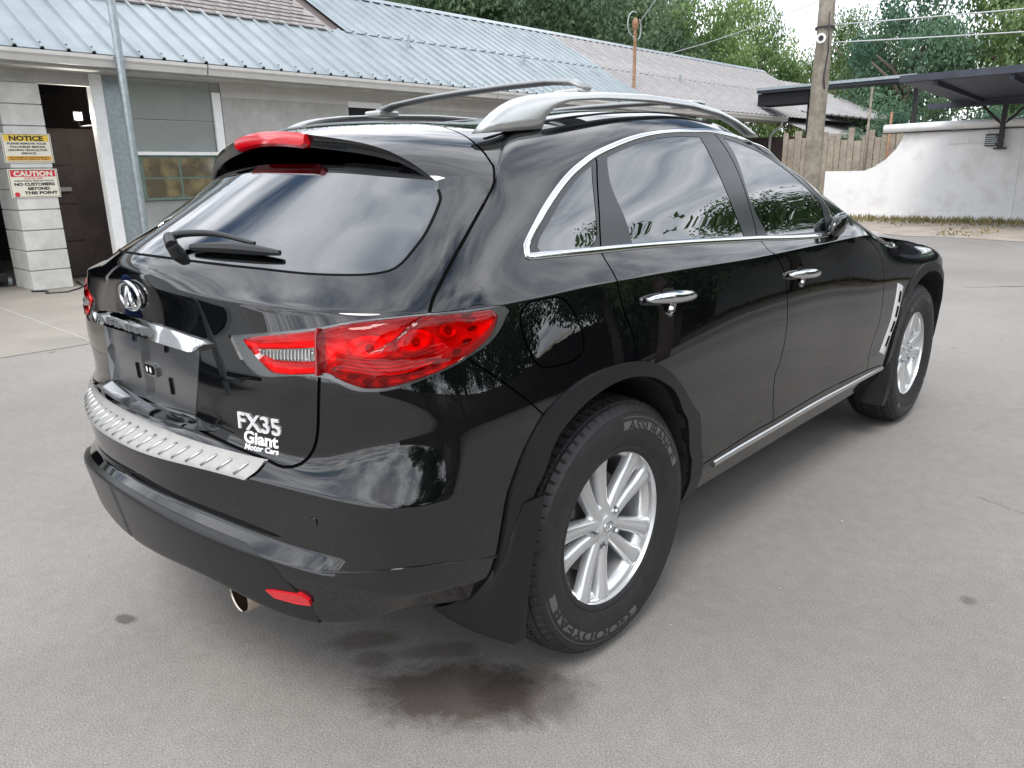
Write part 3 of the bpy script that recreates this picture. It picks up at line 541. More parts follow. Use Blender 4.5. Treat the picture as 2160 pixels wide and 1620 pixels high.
# enclosed trailers, drums and an added fence that show only as reflections in the paint
def trailer(loc,rz,label):
    t=empty('enclosed_trailer',loc,rz,label=label,cat='trailer',group='white trailers parked around the yard')
    def k(name,mb,m,**kw): o=mb.build(name,m,t,**kw); return o
    k('box',MB().box(-2.4,-1.05,.55,2.4,1.05,2.55),M['white'],bevel=.05)
    for x in (-1.6,-.8,0,.8,1.6): k('seam_strip',MB().box(x-.02,-1.062,.6,x+.02,1.062,2.5),M['gutter'])
    k('skirt',MB().box(-2.42,-1.06,.42,2.42,1.06,.545),M['blackm'])
    for x in (-.45,.45):
        for s in (-1,1):
            k('tyre',MB().lathe([(-.10,.19),(-.10,.32),(-.07,.35),(.07,.35),(.10,.32),(.10,.19)],28,'y',(x,s*.98,.35)),M['wire'],auto=40); k('hub',MB().lathe([(-.05,.19),(-.09*s,.10),(-.09*s,.01)],20,'y',(x,s*1.0,.35)),M['galv'],auto=40)
    k('drawbar',MB().tube([(2.4,.7,.48),(3.5,0,.48),(2.4,-.7,.48)],.05,8),M['blackm']); k('coupler',MB().tube([(3.4,0,.48),(3.75,0,.50)],.07,10),M['galv']); k('jack_stand',MB().tube([(3.2,0,.9),(3.2,0,.02)],.035,10),M['galv'])
    k('rear_door',MB().box(-2.43,-.95,.65,-2.41,.95,2.45),M['white'],bevel=.006)
    return t
trailer((-5.6,-5.4,0),math.radians(28),'white enclosed trailer behind the camera, mirrored in the black tailgate')
trailer((17,25.0,0),math.radians(150),'white enclosed trailer standing in for a car mirrored in the black doors')  # stand-in for a white car, added for its pale streak on the doors
M['blue']=mat('blue_plastic',(.02,.06,.25),.4)
for x,y,lb in ((-6.3,-3.1,'blue plastic drum nearer the car, mirrored in the tailgate'),(-7.3,-3.3,'blue plastic drum farther from the car, mirrored in the tailgate')):
    d=empty('drum',(x,y,0),label=lb,cat='drum',group='blue drums by the trailer'); MB().lathe([(0,.01),(0,.27),(.03,.29),(.28,.29),(.30,.30),(.32,.29),(.58,.29),(.60,.30),(.62,.29),(.87,.29),(.90,.27),(.88,.24),(.88,.01)],32,'z').build('shell',M['blue'],d,auto=40); MB().lathe([(.88,.04),(.905,.04),(.905,.005)],12,'z',(.12,0,0)).build('bung',M['white'],d)
fn=empty('added_fence',(13.6,4,0),label='added dark board fence, unseen, closing the gap under the mirrored trees',cat='fence')  # made-up fence that darkens the reflections below the tree crowns
y=-14
while y<26: kid(MB().box(13.6,y,0,13.63,y+.235,1.75+random.uniform(-.03,.03)).build('board',M['brown']),fn); y+=.25
# ------------------------------------------------------------------ car paint and trims
M['paint']=mat('black_paint',(.0022,.0026,.0032),rough=.3,coat=1,coatr=.006,spec=0)
M['glass']=mat('tinted_glass',(.165,.17,.175),rough=.0,metal=1)
M['satin']=mat('satin_black',(.010,.011,.012),rough=.42,noise=(60,.2))
M['pillar']=mat('pillar_film',(.022,.024,.028),rough=.3)
M['plastic']=mat('black_plastic',(.0075,.008,.009),rough=.42,spec=.35,noise=(180,.25),bump=(400,.15,.0006))
M['band']=mat('bumper_band',(.009,.0095,.010),rough=.30,spec=.45,noise=(40,.2))
M['badge']=mat('badge_silver',(.80,.80,.81),rough=.38,metal=.35); M['bar']=mat('bar_grey',(.30,.31,.31),rough=.4,metal=.6)
M['chrome']=mat('chrome',(.58,.59,.60),rough=.06,metal=1)
M['satinmetal']=mat('satin_metal',(.62,.63,.63),rough=.28,metal=1,noise=(25,.06))
M['rail']=mat('rail_silver',(.50,.51,.50),rough=.34,metal=.75,noise=(30,.05))
M['scuff']=mat('scuff_steel',(.38,.37,.35),rough=.42,metal=.7,noise=(35,.10))
M['red']=mat('red_lens',(.55,.003,.010),rough=.12,coat=1,coatr=.01,noise=(200,.06))
M['redin']=mat('red_reflector',(.85,.006,.008),rough=.2,coat=1,coatr=.01,noise=(120,.18))
M['redd']=mat('dark_red',(.22,.001,.004),rough=.15,coat=1)
M['clear']=mat('clear_lens',(.62,.60,.56),rough=.12,metal=.35,coat=1)
M['bezel']=mat('bezel_sky_grey',(.17,.175,.18),rough=.24,metal=.75,coat=.3)  # grey metal stands in for sky mirrored in the body-colour lamp recess
M['gap']=mat('panel_gap',(.003,.003,.003),rough=.9,spec=.1)
M['rubber']=mat('tyre_rubber',(.015,.015,.016),rough=.62,noise=(30,.35),bump=(220,.2,.001))
M['tyregrey']=mat('tyre_lettering',(.10,.10,.104),rough=.5)
M['alloy']=mat('alloy_silver',(.66,.67,.68),rough=.3,metal=.65,coat=.5)
M['iron']=mat('brake_iron',(.20,.19,.18),rough=.5,metal=.8,noise=(60,.3))
M['white_decal']=mat('white_vinyl',(.80,.80,.80),rough=.4)
M['liner']=mat('wheel_liner',(.012,.012,.013),rough=.8)
M['exh']=mat('exhaust_steel',(.55,.48,.40),rough=.22,metal=1)
M['under']=mat('underbody',(.010,.010,.010),rough=.9)

setp(M['paint'],Coat_IOR=1.7); M['lipm']=mat('lip_gloss',(.20,.205,.21),rough=.08,metal=1); setp(M['bezel'],Coat_IOR=1.8)
def lens(name,col,refl=1.0):
    m=bpy.data.materials.new(name); m.use_nodes=True; t=m.node_tree; t.nodes.clear(); nl=t.links
    fr=t.nodes.new('ShaderNodeFresnel'); fr.inputs[0].default_value=1.45; tr=t.nodes.new('ShaderNodeBsdfTransparent'); tr.inputs[0].default_value=(*col,1); g=t.nodes.new('ShaderNodeBsdfGlossy'); g.inputs['Roughness'].default_value=.01; g.inputs[0].default_value=(refl,refl,refl,1)
    x=t.nodes.new('ShaderNodeMixShader'); o=t.nodes.new('ShaderNodeOutputMaterial'); nl.new(fr.outputs[0],x.inputs[0]); nl.new(tr.outputs[0],x.inputs[1]); nl.new(g.outputs[0],x.inputs[2]); nl.new(x.outputs[0],o.inputs[0]); return m
M['lens_red']=lens('red_lens_shell',(.97,.012,.03),.7); M['lens_clear']=lens('clear_lens_shell',(.93,.93,.93))
M['housing']=mat('lamp_housing',(.88,.86,.86),rough=.45,metal=.0,noise=(60,.06)); M['housing_dark']=mat('lamp_housing_dark',(.30,.28,.28),rough=.4); M['bulb']=mat('bulb_bowl',(.85,.83,.82),rough=.3,metal=.25)
BK=json.loads('''{"hatch_gap": [[17.653, 18.147], [16.803, 18.097], [15.804, 17.909], [15.222, 17.677], [14.793, 17.277], [14.426, 16.824], [13.926, 16.457], [13.612, 16.219], [13.709, 15.881], [13.893, 15.302], [14.143, 14.762], [14.394, 14.34], [14.708, 13.694], [14.848, 13.191], [14.914, 12.335]], "low_hatch": [[16.66, 10.647], [16.681, 10.08], [16.734, 9.514], [16.835, 9.044], [17.0, 8.686], [17.201, 8.52], [17.44, 8.639], [18.125, 8.872], [18.724, 8.98], [19.45, 9.079]], "win_outer": [[13.176, 14.323], [13.138, 14.528], [12.844, 15.073], [12.534, 15.583], [12.146, 16.145], [11.92, 16.376], [11.693, 16.543], [11.34, 16.68], [10.955, 16.795], [10.567, 16.861], [10.155, 16.885], [9.636, 16.895], [9.076, 16.926], [8.214, 16.9], [6.357, 16.9], [5.357, 16.7], [5.714, 16.1], [6.357, 15.6], [7.0, 15.2], [7.369, 14.748], [7.642, 14.251], [7.872, 13.473], [8.153, 13.443], [9.521, 13.773], [9.99, 13.835], [11.459, 13.968], [12.182, 14.024], [12.9, 14.111], [13.135, 14.13], [13.181, 14.203]], "glass_q": [[12.958, 14.434], [12.943, 14.304], [12.338, 14.231], [12.228, 14.287], [12.154, 14.441], [11.985, 15.153], [11.777, 16.199], [11.991, 15.996], [12.299, 15.589], [12.628, 15.047], [12.882, 14.627]], "glass_r": [[11.513, 16.327], [11.284, 16.436], [10.906, 16.564], [10.528, 16.633], [10.125, 16.653], [9.615, 16.636], [9.709, 15.788], [9.806, 14.79], [9.835, 14.358], [9.858, 13.985], [10.875, 14.063], [11.722, 14.157], [11.666, 14.707], [11.637, 15.548], [11.548, 16.167]], "glass_f": [[8.802, 16.668], [8.065, 16.501], [7.56, 16.288], [7.435, 15.724], [7.513, 15.22], [7.533, 14.893], [7.814, 14.412], [8.056, 13.815], [9.393, 13.961], [9.336, 15.099]], "cut_rd": [[11.684, 16.417], [11.7, 16.222], [11.94, 15.147], [12.105, 14.447], [12.178, 14.031], [12.166, 13.324], [12.167, 11.188], [12.067, 10.253], [12.038, 10.007], [12.064, 9.593]], "cut_b": [[8.986, 16.934], [9.597, 14.027], [9.568, 13.747], [9.381, 11.316], [9.272, 10.641], [9.256, 10.074], [9.265, 9.314], [9.308, 8.639], [9.427, 7.161], [9.366, 5.877], [9.292, 4.206]], "cut_f": [[7.046, 11.527], [6.67, 10.619], [6.596, 9.967], [6.617, 9.128], [6.714, 7.069], [6.78, 5.906], [6.704, 4.318]], "door_bot": [[10.777, 4.167], [10.568, 4.207], [10.024, 4.312], [9.731, 4.372], [9.301, 4.338], [7.875, 4.438], [6.784, 4.346], [6.21, 4.113]], "strip_top": [[10.555, 3.988], [10.016, 4.183], [9.29, 4.169], [7.859, 4.258], [6.764, 4.173], [6.183, 3.844]], "strip_bot": [[10.513, 3.041], [9.956, 2.958], [9.217, 2.873], [7.768, 2.899], [6.664, 2.96], [6.046, 2.83]], "fuel": [[13.519, 11.077], [13.473, 11.427], [13.333, 11.875], [13.156, 11.868], [12.983, 11.681], [12.884, 11.263], [12.778, 10.743], [12.727, 10.328], [12.757, 10.154], [12.931, 10.031], [13.262, 10.051], [13.373, 10.124], [13.473, 10.452]], "tail": [[17.709, 11.179], [17.551, 11.27], [16.654, 11.616], [16.093, 11.906], [14.985, 12.22], [13.898, 12.047], [13.819, 11.678], [13.828, 11.301], [13.945, 10.952], [14.156, 10.766], [14.588, 10.605], [15.246, 10.478], [15.684, 10.397], [15.994, 10.398], [16.289, 10.512], [16.554, 10.684], [16.699, 10.657], [17.289, 10.579], [17.433, 10.719], [17.653, 11.057]], "bezel": [[17.923, 11.217], [17.753, 10.725], [17.561, 10.497], [17.431, 10.464], [16.916, 10.588], [16.554, 10.562], [16.29, 10.407], [16.093, 10.334], [15.686, 10.331], [15.248, 10.427], [14.375, 10.623], [13.961, 10.785], [13.748, 11.078], [13.618, 11.589], [13.676, 12.239], [13.893, 12.589], [14.913, 12.493], [16.093, 12.033], [16.652, 11.702]], "reverse": [[17.503, 11.022], [16.735, 11.189], [16.719, 10.907], [17.235, 10.85], [17.396, 10.927]], "tail_split": [[16.653, 11.662], [16.678, 11.44], [16.673, 10.627]], "bseam": [[14.368, 10.691], [13.946, 10.117], [13.583, 9.57], [13.404, 9.224], [13.217, 8.895]], "blower": [[16.526, 4.12], [16.165, 4.46], [15.724, 4.786], [14.733, 5.515], [13.881, 5.099]], "arch_out": [[13.926, 4.851], [13.916, 6.332], [13.856, 8.303], [13.439, 9.168], [13.143, 9.428], [12.718, 9.644], [12.305, 9.669], [12.026, 9.585], [11.741, 9.366], [11.439, 8.884], [11.155, 8.022], [10.949, 6.67], [10.8, 5.843], [10.698, 4.219], [10.531, 1.63]], "arch_in": [[13.573, 6.833], [13.072, 8.985], [12.755, 9.234], [12.331, 9.375], [12.05, 9.277], [11.759, 9.021], [11.435, 8.347], [11.157, 6.561], [10.948, 4.536], [10.635, 0.776]], "farch_out": [[5.973, 3.047], [6.051, 6.295], [6.031, 8.454], [5.728, 9.027], [5.208, 9.64], [4.538, 9.924]], "vent": [[6.196, 9.209], [5.876, 9.188], [5.938, 8.874], [6.196, 4.954], [6.502, 5.394]], "glass_rear": [[19.847, 13.981], [18.749, 14.033], [17.98, 14.007], [17.126, 13.993], [16.166, 14.051], [15.772, 14.19], [15.496, 14.517], [15.244, 14.982], [15.298, 15.736], [15.573, 16.065]], "bump_bot": [[16.655, 2.323], [16.398, 2.292], [15.583, 2.252], [14.571, 1.5]], "handle_r": [[11.84, 10.804], [11.062, 10.674]], "handle_f": [[9.231, 10.613], [8.538, 10.473]], "band_end": [[17.31, 3.778], [17.205, 3.612], [16.978, 2.846], [16.641, 2.343], [16.64, 2.125]], "reflector": [[17.211, 2.411], [17.111, 2.479], [16.76, 2.602], [16.669, 2.512], [16.652, 2.378], [16.838, 2.331], [17.109, 2.294]], "sensor": [[16.79, 6.556]], "wiper": [[19.297, 14.304], [19.123, 14.419], [18.538, 14.514], [17.91, 14.418]], "blade": [[18.828, 14.246], [18.143, 14.315], [17.539, 14.277]], "pivot": [[19.041, 14.129]], "badge": [[17.819, 9.625], [17.229, 9.689], [17.823, 9.264], [17.272, 9.356]], "decal": [[17.774, 9.261], [17.287, 9.31], [17.733, 8.895], [17.283, 8.899]], "handle_bowl_r": [[11.456, 10.736]], "handle_bowl_f": [[8.904, 10.519]], "mirror_base": [[8.52, 13.895]]}''')
# ---- body surface control data: stations (front centre -> right side -> rear centre) x levels ----
ZS=[.27,.335,.42,.52,.68,.82,.95,1.085,1.13,1.20]      # nominal heights of levels 0..9 on the side
WS=[.80,.865,.895,.905,.918,.922,.912,.893,.884,.836]  # half widths of a door section
def side(y,dw=0,zb=1.20,ztop=1.555,xtop=.665,roofz=1.655,dy=(0,0,0,0,0,0),flare=0,zsh=0):
    r=[]
    for i,(z,w) in enumerate(zip(ZS,WS)):
        f=np.exp(-((z-.66)/.26)**2)
        r.append((w+dw+flare*f,y,z+zsh*np.clip((z-.5)/.7,0,1)))
    r[-1]=(r[-1][0],y,zb)
    xb=r[-1][0]
    for k,t in enumerate((.37,.73)):
        bow=.012*4*t*(1-t)
        r.append((xb+(xtop-xb)*t+bow,y+dy[k],zb+(ztop-zb)*t))
    r.append((xtop-.015,y+dy[2],ztop+.018))
    r.append((xtop-.20,y+dy[3],ztop+.7*(roofz-ztop)+.015))
    r.append((0.,y+dy[4],roofz))
    return r
def build():
    S=[]
    # front: levels 0..8 bumper/fender, 9.. windscreen
    def front(x,y0,hood,ws,lean=0.0,bot=.30,xs=1.):
        r=[]
        offs=[-.22,-.10,-.04,-.01,0,-.02,-.07,-.16]
        zz=[bot,.36,.44,.54,.66,.78,.89,.97]
        for o,z in zip(offs,zz):
            r.append((x*(1+o*.1*lean),y0+o*(1-lean*.7),z))
        r.append(hood); r+=ws
        return r
    wsc=lambda x0,y0,z0,x1,y1,z1,sp:[(x0,y0,z0),(x0+(x1-x0)*.37,y0+(y1-y0)*.37,z0+(z1-z0)*.40),(x0+(x1-x0)*.73,y0+(y1-y0)*.73,z0+(z1-z0)*.76),(x1,y1,z1),(x1*.5,y1-.25,z1+.03),(0,sp,1.655)]
    S.append(front(0,3.83,(0,3.30,1.05),wsc(0,2.42,1.17,0,1.50,1.60,1.15)))
    S.append(front(.34,3.80,(.34,3.27,1.05),wsc(.17,2.415,1.172,.18,1.49,1.597,1.14)))
    S.append(front(.68,3.66,(.62,3.2,1.03),wsc(.33,2.39,1.172,.34,1.46,1.59,1.12)))
    S.append(front(.88,3.42,(.74,3.12,1.01),wsc(.48,2.345,1.17,.47,1.40,1.575,1.10),lean=.8))
    def fend(y,fl,ztop,xsh,ws,dw=.0):
        r=side(y,dw,flare=fl)[:10]
        r=[list(p) for p in r]
        k=(ztop-1.06)
        for i in range(4,9): r[i][2]+=k*np.clip((r[i][2]-.6)/.5,0,1)
        r[8]=[xsh,y,ztop]; r[7]=[xsh+.055,y,ztop-.045]
        return [tuple(p) for p in r[:9]]+ws
    S.append(fend(3.12,.035,1.005,.80,wsc(.61,2.28,1.168,.57,1.32,1.56,1.05),-.005))
    S.append(fend(2.80,.045,1.03,.80,wsc(.72,2.20,1.165,.64,1.22,1.545,1.0),0))
    S.append(fend(2.42,.03,1.075,.82,wsc(.805,2.10,1.16,.673,1.12,1.545,.95),0))
    S.append(side(2.0,.005,1.18,1.545,.675,1.655,dy=(-.31,-.62,-.94,-.97,-.95),flare=.012))
    S.append(side(1.60,0,1.185,1.555,.675,1.655,dy=(-.15,-.35,-.6,-.65,-.62),flare=0))
    S.append(side(1.20,0,1.19,1.565,.675,1.658,dy=(-.1,-.2,-.34,-.37,-.31)))
    S.append(side(.80,0,1.20,1.565,.672,1.658,dy=(-.05,-.1,-.14,-.12,-.05),flare=.004))
    S.append(side(.42,.0,1.21,1.545,.668,1.655,dy=(-.03,-.06,-.05,.02,.19),flare=.018,zsh=.01))
    S.append(side(.06,.003,1.215,1.505,.672,1.645,dy=(-.02,-.02,.02,.18,.45),flare=.03,zsh=.015))
    S.append(side(-.26,.0,1.215,1.46,.68,1.635,dy=(-.01,0,0.05,.34,.69),flare=.033,zsh=.015))
    # rear quarter
    def prof(x,p): # p: list of (x or None,y,z)
        return [(q if len(q)==3 else (x,)+q) for q in p]
    S.append([(.80,-.55,.36),(.872,-.555,.40),(.905,-.55,.47),(.925,-.545,.54),(.938,-.53,.70),(.938,-.52,.83),(.915,-.52,.96),(.887,-.515,1.08),(.872,-.508,1.138),(.835,-.49,1.215),(.755,-.41,1.33),(.70,-.31,1.41),(.655,-.2,1.485),(.45,.0,1.575),(0,.36,1.625)])
    S.append([(.74,-.70,.42),(.82,-.745,.44),(.865,-.755,.50),(.890,-.745,.58),(.918,-.725,.73),(.888,-.697,.845),(.875,-.69,.95),(.855,-.675,1.06),(.835,-.655,1.145),(.79,-.61,1.215),(.715,-.50,1.32),(.665,-.39,1.40),(.62,-.28,1.475),(.42,-.085,1.567),(0,.29,1.62)])
    S.append([(.66,-.77,.405),(.74,-.83,.41),(.785,-.85,.53),(.80,-.835,.60),(.845,-.835,.742),(.79,-.80,.85),(.795,-.80,.95),(.785,-.785,1.06),(.765,-.76,1.15),(.71,-.67,1.215),(.65,-.55,1.315),(.60,-.445,1.395),(.565,-.34,1.475),(.37,-.15,1.57),(0,.24,1.615)])
    S.append([(.53,-.82,.41),(.59,-.925,.41),(.615,-.945,.565),(.625,-.905,.602),(.66,-.908,.75),(.645,-.875,.835),(.65,-.885,.95),(.645,-.87,1.06),(.625,-.855,1.16),(.575,-.745,1.225),(.53,-.62,1.315),(.49,-.50,1.40),(.46,-.385,1.485),(.31,-.19,1.58),(0,.18,1.61)])
    S.append([(.34,-.87,.44),(.385,-1.005,.468),(.40,-1.027,.603),(.40,-.985,.636),(.41,-.993,.768),(.41,-.94,.835),(.41,-.93,.95),(.41,-.915,1.06),(.40,-.91,1.165),(.36,-.845,1.235),(.34,-.70,1.32),(.32,-.55,1.415),(.30,-.425,1.50),(.21,-.22,1.59),(0,.13,1.607)])
    S.append([(.165,-.88,.44),(.19,-1.04,.473),(.20,-1.07,.628),(.20,-1.035,.66),(.20,-1.045,.768),(.20,-.96,.84),(.20,-.955,.95),(.20,-.945,1.06),(.20,-.945,1.175),(.175,-.905,1.243),(.17,-.745,1.335),(.16,-.58,1.43),(.15,-.44,1.512),(.1,-.235,1.597),(0,.10,1.605)])
    S.append([(0,-.88,.44),(0,-1.05,.47),(0,-1.085,.64),(0,-1.05,.668),(0,-1.058,.768),(0,-.965,.845),(0,-.96,.95),(0,-.95,1.06),(0,-.955,1.178),(0,-.925,1.247),(0,-.76,1.34),(0,-.59,1.437),(0,-.445,1.518),(0,-.24,1.60),(0,.09,1.604)])
    D=np.array([[list(map(float,p)) for p in s] for s in S])
    return D
D=build()
NS,NL=D.shape[:2]
MU=[1]*NS
ML=[1,2,2,2,2,1,1,1,2,1,1,1,1,1,1]
def expand(m):
    idx=[];par=[]
    for i,k in enumerate(m): idx+=[i]*k
    return idx
def bs(t):
    return np.stack([(1-t)**3/6,(3*t**3-6*t*t+4)/6,(-3*t**3+3*t*t+3*t+1)/6,t**3/6],-1)
class Surf:
    def __init__(s,D,corr=.8):
        s.il=expand(ML); s.C=D.copy()
        # parameter of each data row/col in expanded index space (centre of its copies)
        s.vpar=[np.mean([i for i,j in enumerate(s.il) if j==l]) for l in range(NL)]
        Wc=np.full((NS,NL,1),corr); Wc[:7,7:11]=0; Wc[7,8:11]=.4
        for _ in range(3):
            Q=s.ev(np.repeat(np.arange(NS),NL).astype(float),np.tile(s.vpar,NS)).reshape(NS,NL,3)
            s.C=s.C+Wc*(D-Q)
            s.C[0,:,0]=0; s.C[-1,:,0]=0; s.C[:,-1,0]=0
    def pad(s):
        C=s.C[:,s.il]
        m=np.array([-1,1,1])
        # u ends: mirror across x=0
        C=np.concatenate([C[1:2]*m,C,C[-2:-1]*m],0)
        # v start: linear extrapolation ; v end: mirror of spine (mirror x)
        C=np.concatenate([2*C[:,:1]-C[:,1:2],C,C[:,-2:-1]*m],1)
        return C
    def ev(s,u,v):
        C=s.pad(); nu,nv=C.shape[0]-2,C.shape[1]-2
        u=np.clip(u,0,nu-1-1e-9); v=np.clip(v,0,nv-1-1e-9)
        iu=u.astype(int); iv=v.astype(int); bu=bs(u-iu); bv=bs(v-iv)
        o=0
        for a in range(4):
            for b in range(4):
                o=o+(bu[:,a]*bv[:,b])[:,None]*C[iu+a,iv+b]
        return o
    @property
    def vmax(s): return len(s.il)-1
    @property
    def umax(s): return NS-1
SF=Surf(D)

# dense lookup grid
_gu=np.linspace(0,SF.umax,SF.umax*10+1); _gv=np.linspace(0,SF.vmax,SF.vmax*8+1)
_GU,_GV=np.meshgrid(_gu,_gv,indexing='ij'); _GX=SF.ev(_GU.ravel(),_GV.ravel()); _GU=_GU.ravel(); _GV=_GV.ravel()
def S(uv): uv=np.atleast_2d(uv); return SF.ev(uv[:,0],uv[:,1])
def Jac(uv):
    uv=np.atleast_2d(np.array(uv,float)); h=2e-3
    du=(S(uv+[h,0])-S(uv-[h,0]))/(2*h); dv=(S(uv+[0,h])-S(uv-[0,h]))/(2*h); return du,dv
def Nrm(uv):
    du,dv=Jac(uv); n=np.cross(dv,du); l=np.linalg.norm(n,axis=1,keepdims=True); n=n/np.maximum(l,1e-9)
    n[l[:,0]<1e-7]=[0,0,1]; return n
def inv(tgt,axes,ur,vr=(0,99),it=4):
    """surface uv whose coordinates on axes equal tgt (n,2)"""
    tgt=np.atleast_2d(np.array(tgt,float)); k=(_GU>=ur[0])&(_GU<=ur[1])&(_GV>=vr[0])&(_GV<=vr[1])
    X=_GX[k][:,axes]; out=np.zeros((len(tgt),2))
    for i,p in enumerate(tgt):
        j=((X-p)**2).sum(1).argmin(); out[i]=(_GU[k][j],_GV[k][j])
    for _ in range(it):
        r=tgt-S(out)[:,axes]; du,dv=Jac(out); du=du[:,axes]; dv=dv[:,axes]
        det=du[:,0]*dv[:,1]-du[:,1]*dv[:,0]; det=np.where(abs(det)<1e-9,1e-9,det)
        a=(r[:,0]*dv[:,1]-r[:,1]*dv[:,0])/det; b=(du[:,0]*r[:,1]-du[:,1]*r[:,0])/det
        out[:,0]+=np.clip(a,-.3,.3); out[:,1]+=np.clip(b,-.3,.3)
        out[:,0]=np.clip(out[:,0],ur[0],ur[1]); out[:,1]=np.clip(out[:,1],0,SF.vmax)
    return out
rear=lambda pts: inv(pts,[0,2],(14.6,20),(3,16))
sidep=lambda pts,ur=(3,14.9): inv(pts,[1,2],ur,(0,17))
def off_uv(uv,d3):
    """shift uv points by tangent 3D vectors"""
    du,dv=Jac(uv); a=(du*du).sum(1); b=(du*dv).sum(1); c=(dv*dv).sum(1); p=(du*d3).sum(1); q=(dv*d3).sum(1)
    det=a*c-b*b; return np.array(uv)+np.stack([(c*p-b*q)/det,(a*q-b*p)/det],1)
def resample(uv,step=.02,closed=False,smooth=True,corner=42):
    """Catmull-Rom through uv points measured in 3D, keeping sharp corners"""
    uv=np.array(uv,float); X=S(uv); n=len(uv); out=[]
    segs=range(n if closed else n-1)
    def ang(i):
        if not closed and (i==0 or i==n-1): return 180
        a=X[i]-X[i-1]; b=X[(i+1)%n]-X[i]; c=a@b/(np.linalg.norm(a)*np.linalg.norm(b)+1e-12); return math.degrees(math.acos(max(-1,min(1,c))))
    A=[ang(i) for i in range(n)]
    for i in segs:
        p1,p2=uv[i],uv[(i+1)%n]; L3=np.linalg.norm(X[(i+1)%n]-X[i]); k=max(1,int(round(L3/step)))
        m1=(uv[(i+1)%n]-uv[i-1])*.5 if A[i]<corner else None; m2=(uv[(i+2)%n]-uv[i])*.5 if A[(i+1)%n]<corner else None
        d=p2-p1
        # scale tangents by neighbour chord ratio
        def tn(m,i0,ia,ib):
            l=np.linalg.norm(X[ib]-X[ia])+1e-9; return m*2*L3/l
        m1=d if m1 is None or not smooth else tn(m1,i,i-1,(i+1)%n); m2=d if m2 is None or not smooth else tn(m2,i,i,(i+2)%n)
        for j in range(k):
            t=j/k; h=(2*t**3-3*t*t+1)*p1+(t**3-2*t*t+t)*m1+(-2*t**3+3*t*t)*p2+(t**3-t*t)*m2; out.append(h)
    if not closed: out.append(uv[-1])
    return np.array(out)
def chaikin(uv,n=1):
    for _ in range(n):
        q=np.roll(uv,-1,0); uv=np.stack([.75*uv+.25*q,.25*uv+.75*q],1).reshape(-1,2)
    return uv
def strip(uv,w,closed=False):
    """closed polygon(s) of a band of half width w around a uv polyline"""
    X=S(uv); 
    if closed: t=np.roll(X,-1,0)-np.roll(X,1,0)
    else: t=np.gradient(X,axis=0)
    t/=np.linalg.norm(t,axis=1,keepdims=True)+1e-12; b=np.cross(Nrm(uv),t)*w
    return off_uv(uv,b),off_uv(uv,-b)
U=lambda k: np.array(BK[k])
# ------------------------------------------------------------------ outlines of the panels in surface space
P_={}
gap_h=np.vstack([[[20.0,18.30],[18.9,18.26]],U('hatch_gap')]); low=np.vstack([U('low_hatch')[:-1],[[20.0,9.1]]])
gap_hr=resample(gap_h); low_r=resample(low)
P_['tailgate']=np.vstack([gap_hr,[[15.6,11.3],[16.62,10.7]],low_r,[[20.4,9.1],[20.4,18.3]]])
bsm=resample(U('bseam'))
P_['rear_bumper']=np.vstack([low_r[::-1],[[16.5,11.0],[15.2,10.9]],bsm,[[12.6,8.6],[12.4,-.6],[20.5,-.6],[20.5,9.1]]])
win=resample(U('win_outer'),.025,True); 
P_['window_surround']=win
P_['quarter_window']=resample(U('glass_q'),.02,True,corner=50); P_['rear_door_window']=resample(U('glass_r'),.02,True,corner=35); P_['front_door_window']=resample(U('glass_f'),.02,True,corner=35)
crd=resample(U('cut_rd')); cb=resample(U('cut_b'),corner=60); cf=resample(U('cut_f')); db=resample(U('door_bot'))
wu=U('win_outer'); itop=lambda uv: np.argmin(((S(wu)-S(uv))**2).sum(1))
i1,i2=itop(U('cut_rd')[:1]),itop(U('cut_b')[:1]); i3=len(U('win_outer'))-8
P_['rear_door']=np.vstack([crd[::-1],wu[i1:i2+1],cb,[[10.0,5.3]],db[::-1][-10:],[[10.9,5.1],[11.2,8.0]]])
kdb=int(np.argmin(abs(S(db)[:,1]-S(cb[-1:])[0,1]))); kde=int(np.argmin(abs(S(db)[:,1]-S(cf[-1:])[0,1])))
P_['rear_door']=np.vstack([crd[::-1],wu[i1:i2+1],cb,db[:kdb][::-1],[[11.2,4.2],[11.6,7.5]]])
jm=int(np.argmin(((S(wu)-[.856,1.686,1.15])**2).sum(1)))
P_['front_door']=np.vstack([cb[::-1],wu[i2:jm+1],cf,db[kdb:kde][::-1]])
# arches
ri=sidep([(-.475,.40),(-.462,.52),(-.432,.648),(-.362,.765),(-.281,.826),(-.187,.860),(-.06,.878),(.05,.868),(.15,.834),(.255,.752),(.338,.632),(.395,.51),(.425,.41),(.435,.33)],(9,14.95)); rin=np.vstack([[[ri[0,0],-.6]],resample(ri,.03,corner=90),[[ri[-1,0]+.02,-.6]]])
ro=sidep([(-.545,.40),(-.538,.50),(-.52,.61),(-.482,.735),(-.40,.838),(-.302,.887),(-.176,.916),(-.044,.920),(.065,.908),(.165,.872),(.268,.798),(.36,.70),(.436,.59),(.485,.48),(.512,.385),(.522,.32)],(9,14.95)); rout=np.vstack([[[ro[0,0],-.6]],resample(ro,.03,corner=90),[[ro[-1,0]-.02,-.6]]])
fo_=[(2.415,.36),(2.40,.48),(2.40,.60),(2.425,.71),(2.49,.80),(2.60,.868),(2.73,.905),(2.88,.918),(3.04,.902),(3.18,.85),(3.30,.755),(3.365,.62),(3.385,.48),(3.38,.36)]
cfa=np.array([2.885,.42]); fi_=[tuple(cfa+(np.array(p)-cfa)*(1-.048/np.linalg.norm(np.array(p)-cfa))) for p in fo_]
fo=sidep(fo_,(1.5,8)); fi=sidep(fi_,(1.5,8))
